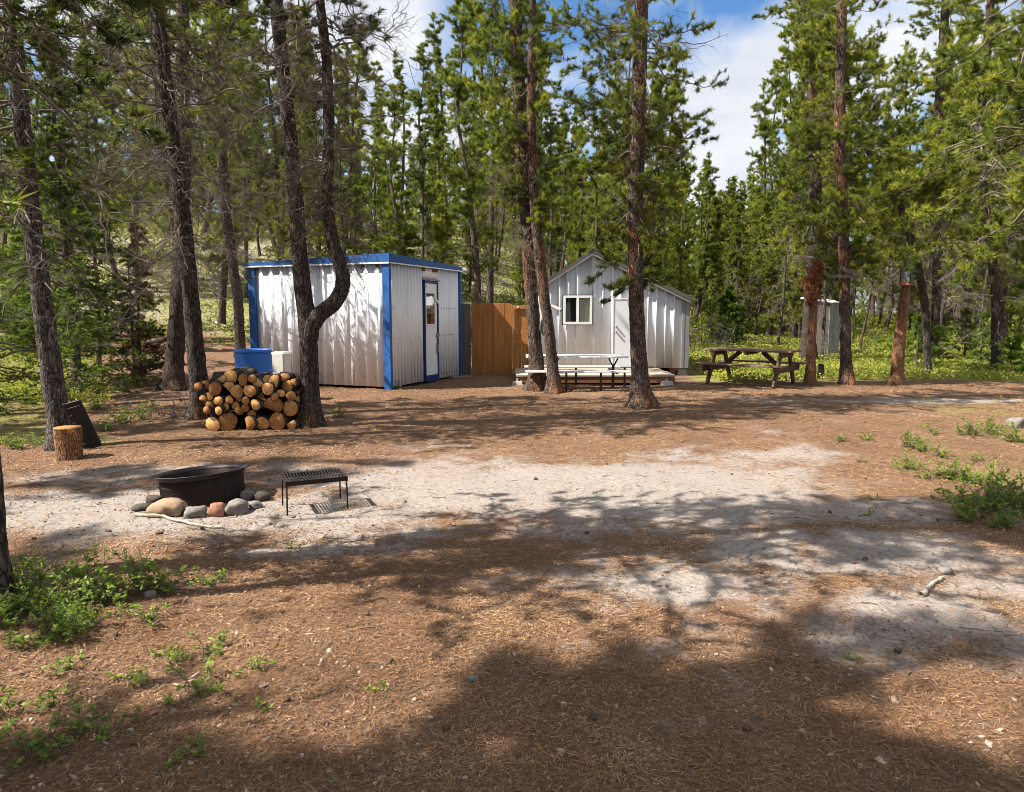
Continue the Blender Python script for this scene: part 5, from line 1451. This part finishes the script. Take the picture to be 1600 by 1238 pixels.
# ------------------------------------------------------------------ leafy plants
def shrub_mesh(seed, R_, H, stems, leaves, size):
    g = np.random.default_rng(seed)
    st = g.normal(size=(stems, 3)) * np.array([R_ * .35, R_ * .35, 0]); st[:, 2] = -.01
    d = nrm(np.concatenate([g.normal(size=(stems, 2)) * .55, np.ones((stems, 1))], 1))
    P = sprouts(g, st, d, H * g.uniform(.5, 1.2, stems), 5, np.zeros(stems), .7)
    V, F = tubes(P, np.full((stems, 5), .0025) * np.linspace(1.2, .6, 5), 3)
    t = g.uniform(.25, 1, (stems, leaves)) ** .7
    s, tg = along(P, np.clip(t, 0, .999)); s = s.reshape(-1, 3); tg = tg.reshape(-1, 3)
    n = len(s)
    dl = nrm(tg * .35 + g.normal(size=(n, 3)) * np.array([1, 1, .45]) + np.array([0, 0, .25]))
    sd = nrm(np.cross(dl, np.array([0, 0, 1.0]) + g.normal(size=(n, 3)) * .35))
    up = np.cross(sd, dl)
    l = size * g.uniform(.6, 1.25, (n, 1)); w = l * .24
    p0 = s; p1 = s + dl * l * .5 + sd * w - up * l * .06; p2 = s + dl * l + up * l * -.12; p3 = s + dl * l * .5 - sd * w - up * l * .06
    pm = s + dl * l * .5 + up * l * .03
    LV = np.stack([p0, p1, p2, p3, pm], 1).reshape(-1, 3); b = np.arange(n)[:, None] * 5
    T = np.concatenate([b + np.array([[0, 1, 4]]), b + np.array([[1, 2, 4]]), b + np.array([[2, 3, 4]]), b + np.array([[3, 0, 4]])])
    tint = np.repeat(np.clip(.25 + .5 * t.ravel() + g.normal(size=n) * .15, 0, 1), 5)
    lf = mesh_np('leaves', LV, None, T, {'tint': tint}); lf.materials.append(MT['leaf'])
    sm = mesh_np('stems', V, F); sm.materials.append(MT['twig'])
    return lf, sm
SH = {'tall': shrub_mesh(1, .16, .24, 26, 20, .034), 'tall2': shrub_mesh(2, .19, .20, 28, 18, .034), 'low': shrub_mesh(3, .10, .10, 9, 13, .028), 'low2': shrub_mesh(4, .07, .09, 6, 12, .030), 'tiny': shrub_mesh(5, .05, .06, 4, 9, .024), 'dense': shrub_mesh(6, .26, .26, 64, 20, .032)}
def shrub(kind, u, v, label, group, s=1.0, cat='plant', name='leafy_shrub'):
    p = G(u, v); t = thing(name, label, cat, (p[0], p[1], gz(p[0], p[1])), rnd.uniform(0, 6.28), group)
    s *= .9
    t.scale = (s, s, s)
    lf, sm = SH[kind]; obj('leaves', lf, None, t); obj('stems', sm, None, t)
for k, (kd, u, v, s, lab) in enumerate([
    ('dense', 30, 955, .85, 'dense bright shrub against the dark trunk at the left edge'), ('tall', 62, 930, 1.0, 'tall leafy shrub, second from the dark left trunk'), ('tall2', 95, 965, 1.0, 'broad leafy shrub in the middle of the left patch'),
    ('tall', 130, 925, 1.0, 'upright shrub with a raised leafy tip in the left patch'), ('dense', 115, 985, .62, 'low thick shrub at the near side of the left patch'), ('tall2', 172, 940, .95, 'leafy shrub right of the middle of the left patch'),
    ('tall', 215, 925, .9, 'loose leafy shrub toward the sand at the left'), ('tall2', 255, 925, .75, 'last bigger shrub at the right end of the left patch'), ('low', 228, 972, 1.1, 'small dark green plant in the trunk shadow at left'),
    ('low', 70, 1000, 1.1, 'little shrub in front of the left patch'), ('low2', 30, 1010, 1.1, 'low plant by the near left frame edge'), ('tall2', 8, 975, .8, 'shrub at the foot of the dark left trunk')]):
    shrub(kd, u, v, lab, 'leafy shrubs at the left edge', s)
for k, (kd, u, v, s, lab) in enumerate([
    ('low', 302, 1083, 1.15, 'dark green tuft plant on its own in the lower left needles'), ('low2', 212, 1066, 1.0, 'pale feathery seedling left of the dark green tuft'), ('low2', 270, 1030, 1.0, 'yellowish seedling above the dark green tuft'),
    ('low', 322, 1020, .9, 'small plant beside a bark flake left of centre'), ('tiny', 345, 1010, 1.2, 'thin seedling at the right of the left plants'), ('low2', 90, 1050, 1.0, 'leafy sprig below the left shrub patch'),
    ('low2', 62, 1105, 1.0, 'upright sprig near the lower left corner'), ('low', 160, 1145, .9, 'yellow green plant above the lower left corner'), ('low', 118, 1142, .9, 'leafy sprout left of the yellow green plant'),
    ('low', 45, 1175, 1.1, 'shaded leafy plant in the lower left corner'), ('low2', 85, 1178, 1.0, 'shaded sprig right of the corner plant'), ('tiny', 405, 1110, 1.2, 'tiny plant in the shade left of centre'), ('low2', 410, 1050, .9, 'sparse seedling left of centre in the sun'),
    ('low', 320, 910, .9, 'small plant on the sand right of the left shrubs'), ('low2', 340, 905, .9, 'seedling on the sand edge left of centre'), ('tiny', 455, 853, 1.4, 'small yellow green plant on the sand below the grill'), ('low2', 8, 1110, 1.2, 'plant cut by the left edge low down'),
    ('tiny', 315, 1180, 1.2, 'tiny shaded plant at the bottom left of centre'), ('tiny', 275, 1200, 1.1, 'shaded seedling near the bottom edge'), ('tiny', 595, 1075, 1.0, 'tiny green sprig in the centre foreground'), ('tiny', 1325, 1040, 1.0, 'tiny green sprig in the right foreground shade')]):
    shrub(kd, u, v, lab, 'single small plants in the needle litter', s, name='seedling_plant')
for k, (kd, u, v, s, lab) in enumerate([
    ('dense', 1548, 800, .95, 'big dark leafy shrub at the right edge'), ('dense', 1592, 790, 1.0, 'dark shrub cut by the right edge'), ('tall2', 1510, 815, 1.1, 'low spreading shrub left of the big dark one'), ('tall2', 1565, 825, .8, 'shaded shrub in front of the big dark one'),
    ('tall', 1545, 765, 1.0, 'sunlit shrub behind the big dark one'), ('low', 1480, 785, 1.2, 'small plant left of the dark right shrubs'), ('tall2', 1488, 748, 1.0, 'bright low clump on the right litter, nearest the sand'), ('tall2', 1505, 752, .8, 'bright low clump right of the nearest one'),
    ('low', 1450, 748, 1.3, 'green clump in the middle of the right litter'), ('tall2', 1415, 733, .8, 'bright clump at the sand edge at the right'), ('tall', 1420, 700, .8, 'long green clump on the right litter'), ('tall2', 1440, 705, .8, 'green clump beside the long one on the right litter'),
    ('low', 1468, 715, 1.4, 'small green clump right of the long one'), ('tall2', 1512, 680, 1.0, 'tall bright clump at the far right litter'), ('tall', 1550, 678, 1.0, 'green clump beyond the right litter near the edge'), ('tall2', 1585, 690, 1.1, 'bright shrub near the grey rock at the right edge'),
    ('low', 1455, 678, 1.4, 'dark green clump at the back of the right litter'), ('low2', 1350, 690, 1.3, 'first small clump on the right litter'), ('low2', 1316, 692, 1.2, 'small clump at the left end of the right litter'), ('tiny', 1345, 722, 1.5, 'tiny clump on the sand margin at the right'),
    ('tiny', 1370, 783, 1.4, 'tiny plant on the pale sand at the right'), ('tiny', 1358, 808, 1.4, 'tiny plant below another on the pale sand'), ('low2', 1525, 720, 1.2, 'small green plant right of centre on the right litter'), ('low', 1500, 790, 1.2, 'small plant tucked beside the dark right shrubs')]):
    shrub(kd, u, v, lab, 'green clumps on the right hand litter', s)
for k, (kd, u, v, s, lab) in enumerate([('low', 618, 609, 1.5, 'small bright weed at the shed corner'), ('tall', 530, 652, .8, 'spindly young plant beside the forked pine'), ('tall2', 150, 640, 1.0, 'leafy plant left of the thick pines'), ('tall2', 195, 660, 1.2, 'dark leafy clump right of the black slab'), ('tall', 225, 655, 1.0, 'leafy clump between the slab and the woodpile'),
    ('low', 130, 622, 1.4, 'sunlit plant by the pale leaning pine'), ('tall2', 165, 672, .9, 'leafy plant close behind the black slab'), ('low', 60, 690, 1.4, 'green plant left of the chopping stump'), ('tall2', 25, 700, .9, 'leafy plant at the left edge beyond the sand'), ('low', 240, 640, 1.5, 'plant at the foot of the left thick pine')]):
    shrub(kd, u, v, lab, 'leafy plants under the trees', s)
def dense_cover():
    """carpet of low leaves: the meadow, the wood floor and the slopes"""
    g = np.random.default_rng(61)
    N = 700000
    Y = 12.0 + 50 * g.uniform(0, 1, N) ** 1.6; u = g.uniform(-.85, .95, N); x = u * Y
    keep = g.uniform(size=N) < np.clip((green_mask(x, Y) - .30) * 1.9, 0, 1)
    x, Y = x[keep], Y[keep]
    inside = ((x > -6.4) & (x < .2) & (Y > 13.2) & (Y < 18.5)) | ((x > .2) & (x < 4.6) & (Y > 14.6) & (Y < 21))
    x, Y = x[~inside], Y[~inside]
    x, Y = x[:200000], Y[:200000]
    n = len(x); s = .026 + .0017 * Y
    p = np.stack([x, Y, ground_z(x, Y) + g.uniform(.0, .10, n) * (1 + Y * .02)], -1)
    d = nrm(g.normal(size=(n, 3)) * np.array([1, 1, .5]) + np.array([0, 0, .5]))
    sd = nrm(np.cross(d, g.normal(size=(n, 3)))) * (s * .45)[:, None]
    V = np.stack([p - sd * .3, p + d * (s * .5)[:, None] + sd, p + d * s[:, None] * 1.1, p + d * (s * .5)[:, None] - sd], 1).reshape(-1, 3)
    Q = np.arange(n * 4).reshape(-1, 4)
    tt = np.repeat(np.clip(fbm2(x, Y, .8, 71, 3) * 1.2 - .1 + g.normal(size=n) * .15, 0, 1), 4)
    tag(obj('ground_cover', mesh_np('ground_cover', V, Q, None, {'tint': tt}), MT['cover']), 'yellow green carpet of low plants on the meadow and slopes', kind='stuff')
dense_cover()
def undergrowth():
    g = np.random.default_rng(63)
    n0 = 900; Y = np.sqrt(g.uniform(25 ** 2, 75 ** 2, n0)); u = g.uniform(-.8, .9, n0); x = u * Y
    keep = ~((u > .24) & (u < .36) & (Y < 33)); x, Y = x[keep], Y[keep]
    m = 34; R_ = g.uniform(.25, .7, len(x))
    c = np.stack([x, Y, ground_z(x, Y)], -1)[:, None] + g.normal(size=(len(x), m, 3)) * (R_[:, None, None] * np.array([.8, .8, .45])) + np.array([0, 0, .3])
    c = c.reshape(-1, 3); c = c[c[:, 2] > ground_z(c[:, 0], c[:, 1])]
    V, T, tt = needle_tris(g, c, nrm(g.normal(size=c.shape) + np.array([0, 0, .8])), 5, .22, .05, .8, g.uniform(.1, .9, len(c)))
    tag(obj('undergrowth', mesh_np('undergrowth', V, None, T, {'tint': tt}), MT['needle']), 'low green undergrowth between the trunks of the wood', kind='stuff')
undergrowth()
def far_woods():
    g = np.random.default_rng(65)
    n0 = 330; Y = np.sqrt(g.uniform(72 ** 2, 125 ** 2, n0)); u = g.uniform(-.95, 1.05, n0); x = u * Y
    vt = np.interp(u * F_PX + 800, VT[:, 0], VT[:, 1]); gzv = ground_z(x, Y)
    h = np.clip(((HOR - np.maximum(vt, 200)) / F_PX * Y + CAM_H - gzv) * g.uniform(.6, .95, n0), 3, 20)
    m = 150; k = g.uniform(.04, 1, (n0, m)); r = (1.9 * (1.05 - k)) * np.sqrt(g.uniform(0, 1, (n0, m))); a = g.uniform(0, 6.28, (n0, m))
    c = np.stack([x[:, None] + r * np.cos(a), Y[:, None] + r * np.sin(a), gzv[:, None] + k * h[:, None]], -1).reshape(-1, 3)
    V, T, tt = needle_tris(g, c, nrm(g.normal(size=c.shape) + np.array([0, 0, .3])), 5, .8, .22, .8, g.uniform(.1, .85, len(c)))
    tag(obj('far_woods', mesh_np('far_woods', V, None, T, {'tint': tt}), MT['needle']), 'distant pine wood closing the view behind the clearing', kind='stuff')
far_woods()

# ------------------------------------------------------------------ litter on the clearing floor
def litter():
    g = np.random.default_rng(81)
    N = 460000
    Y = 1.7 * (15.0 / 1.7) ** (g.uniform(0, 1, N) ** .85); x = g.uniform(-1, 1, N) * (.80 * Y + .4)
    sm = sand_mask(x, Y)
    keep = g.uniform(size=N) < np.clip(1.12 - 1.2 * sm, .13, 1) * np.clip(.4 + 2.4 * (fbm2(x, Y, 2.6, 95, 4) - .28), .3, 1)
    x, Y = x[keep], Y[keep]; n = len(x)
    z = ground_z(x, Y) + g.uniform(.001, .011, n)
    p = np.stack([x, Y, z], -1)
    l = g.uniform(.016, .040, n)[:, None] * (1 + .04 * Y[:, None]); w = (.0008 + .00035 * Y)[:, None]
    a = g.uniform(0, 2 * PI, n)
    d = nrm(np.stack([np.cos(a), np.sin(a), g.normal(size=n) * .22], -1))
    sd = nrm(np.cross(d, np.array([0, 0, 1.0]) + g.normal(size=(n, 3)) * .3)) * w
    V = np.stack([p - sd - d * l * .5, p + sd - d * l * .5, p + d * l * .5 + np.array([0, 0, .002])], 1).reshape(-1, 3)
    tt = np.repeat(np.clip(g.beta(1.6, 1.9, n) * .8 + (fbm2(x, Y, 1.7, 91, 3) - .5) * .8 + .1, 0, 1), 3)
    tag(obj('needle_litter', mesh_np('needle_litter', V, None, np.arange(n * 3).reshape(-1, 3), {'tint': tt}), MT['litter']), 'brown fallen pine needles covering the clearing floor', kind='stuff')
    # bark flakes and cone scales
    N = 9500
    Y = 1.8 * (11.0 / 1.8) ** (g.uniform(0, 1, N)); x = g.uniform(-1, 1, N) * (.80 * Y + .3)
    k = g.uniform(size=N) < np.clip(.35 + .9 * (x / Y < -.2) - .5 * sand_mask(x, Y), .1, 1); x, Y = x[k], Y[k]; n = len(x)
    s = g.uniform(.004, .016, n) * (1 + (g.uniform(size=n) < .06) * 1.2); a = g.uniform(0, 6.28, n)
    ax = np.stack([np.cos(a), np.sin(a), g.normal(size=n) * .25], -1) * s[:, None]; ay = np.stack([-np.sin(a), np.cos(a), g.normal(size=n) * .25], -1) * (s * g.uniform(.3, .7, n))[:, None]
    p = np.stack([x, Y, ground_z(x, Y) + .006], -1)
    jit = lambda: g.uniform(.7, 1.2, (n, 1))
    V = np.concatenate([np.stack([p + ax * jit(), p + ay * jit(), p - ax * jit(), p - ay * jit()], 1), np.stack([p + ax * .9, p + ay * .9, p - ax * .9, p - ay * .9], 1) - np.array([0, 0, .006])], 1).reshape(-1, 3)
    b = np.arange(n)[:, None] * 8
    Q = np.concatenate([b + np.array([[0, 1, 2, 3]])] + [b + np.array([[i, i + 4, (i + 1) % 4 + 4, (i + 1) % 4]]) for i in range(4)])
    tag(obj('bark_flakes', mesh_np('bark_flakes', V, Q, None, {'tint': np.repeat(g.uniform(0, 1, n) ** 1.4, 8)}), MT['chips']), 'scattered bark flakes and cone scales in the litter', kind='stuff')
    # fine twigs
    N = 900
    Y = 1.9 * (11.0 / 1.9) ** (g.uniform(0, 1, N)); x = g.uniform(-1, 1, N) * (.80 * Y + .3); a = g.uniform(0, 6.28, N)
    st = np.stack([x, Y, ground_z(x, Y) + .008], -1); d = np.stack([np.cos(a), np.sin(a), np.zeros(N)], -1)
    P = sprouts(g, st, d, g.uniform(.03, .13, N), 5, np.zeros(N), .35); P[..., 2] = ground_z(P[..., 0], P[..., 1]) + .006
    V, F = tubes(P, (g.uniform(.0012, .0035, N) )[:, None] * np.linspace(1, .5, 5)[None], 4)
    tag(obj('twig_litter', mesh_np('twig_litter', V, F), MT['twig']), 'broken dry twigs strewn over the clearing floor', kind='stuff')
litter()
def cones():
    g = np.random.default_rng(87); n = 46
    Y = 2.2 * (10.0 / 2.2) ** g.uniform(0, 1, n); x = g.uniform(-1, 1, n) * (.8 * Y + .2)
    b = bmesh.new()
    for i in range(n):
        s = g.uniform(.008, .015)
        M = Matrix.Translation((x[i], Y[i], gz(x[i], Y[i]) + s * .7)) @ Matrix.Rotation(g.uniform(0, 6.28), 4, 'Z') @ Matrix.Diagonal((s * 1.6, s, s, 1))
        r = bmesh.ops.create_uvsphere(b, u_segments=8, v_segments=6, radius=1, matrix=M)
        for q in r['verts']: q.co += Vector(g.normal(size=3)) * s * .12
    me = bpy.data.meshes.new('pine_cones'); b.to_mesh(me); b.free()
    tag(obj('pine_cones', me, MT['cone']), 'small brown pine cones dropped on the clearing floor', kind='stuff')
MT['cone'] = m_plain('cone_scales', (.12, .075, .05), .9, .1, dirt=(.05, .035, .028), dscale=60, damt=1.0, bump=.6, bscale=200)
cones()
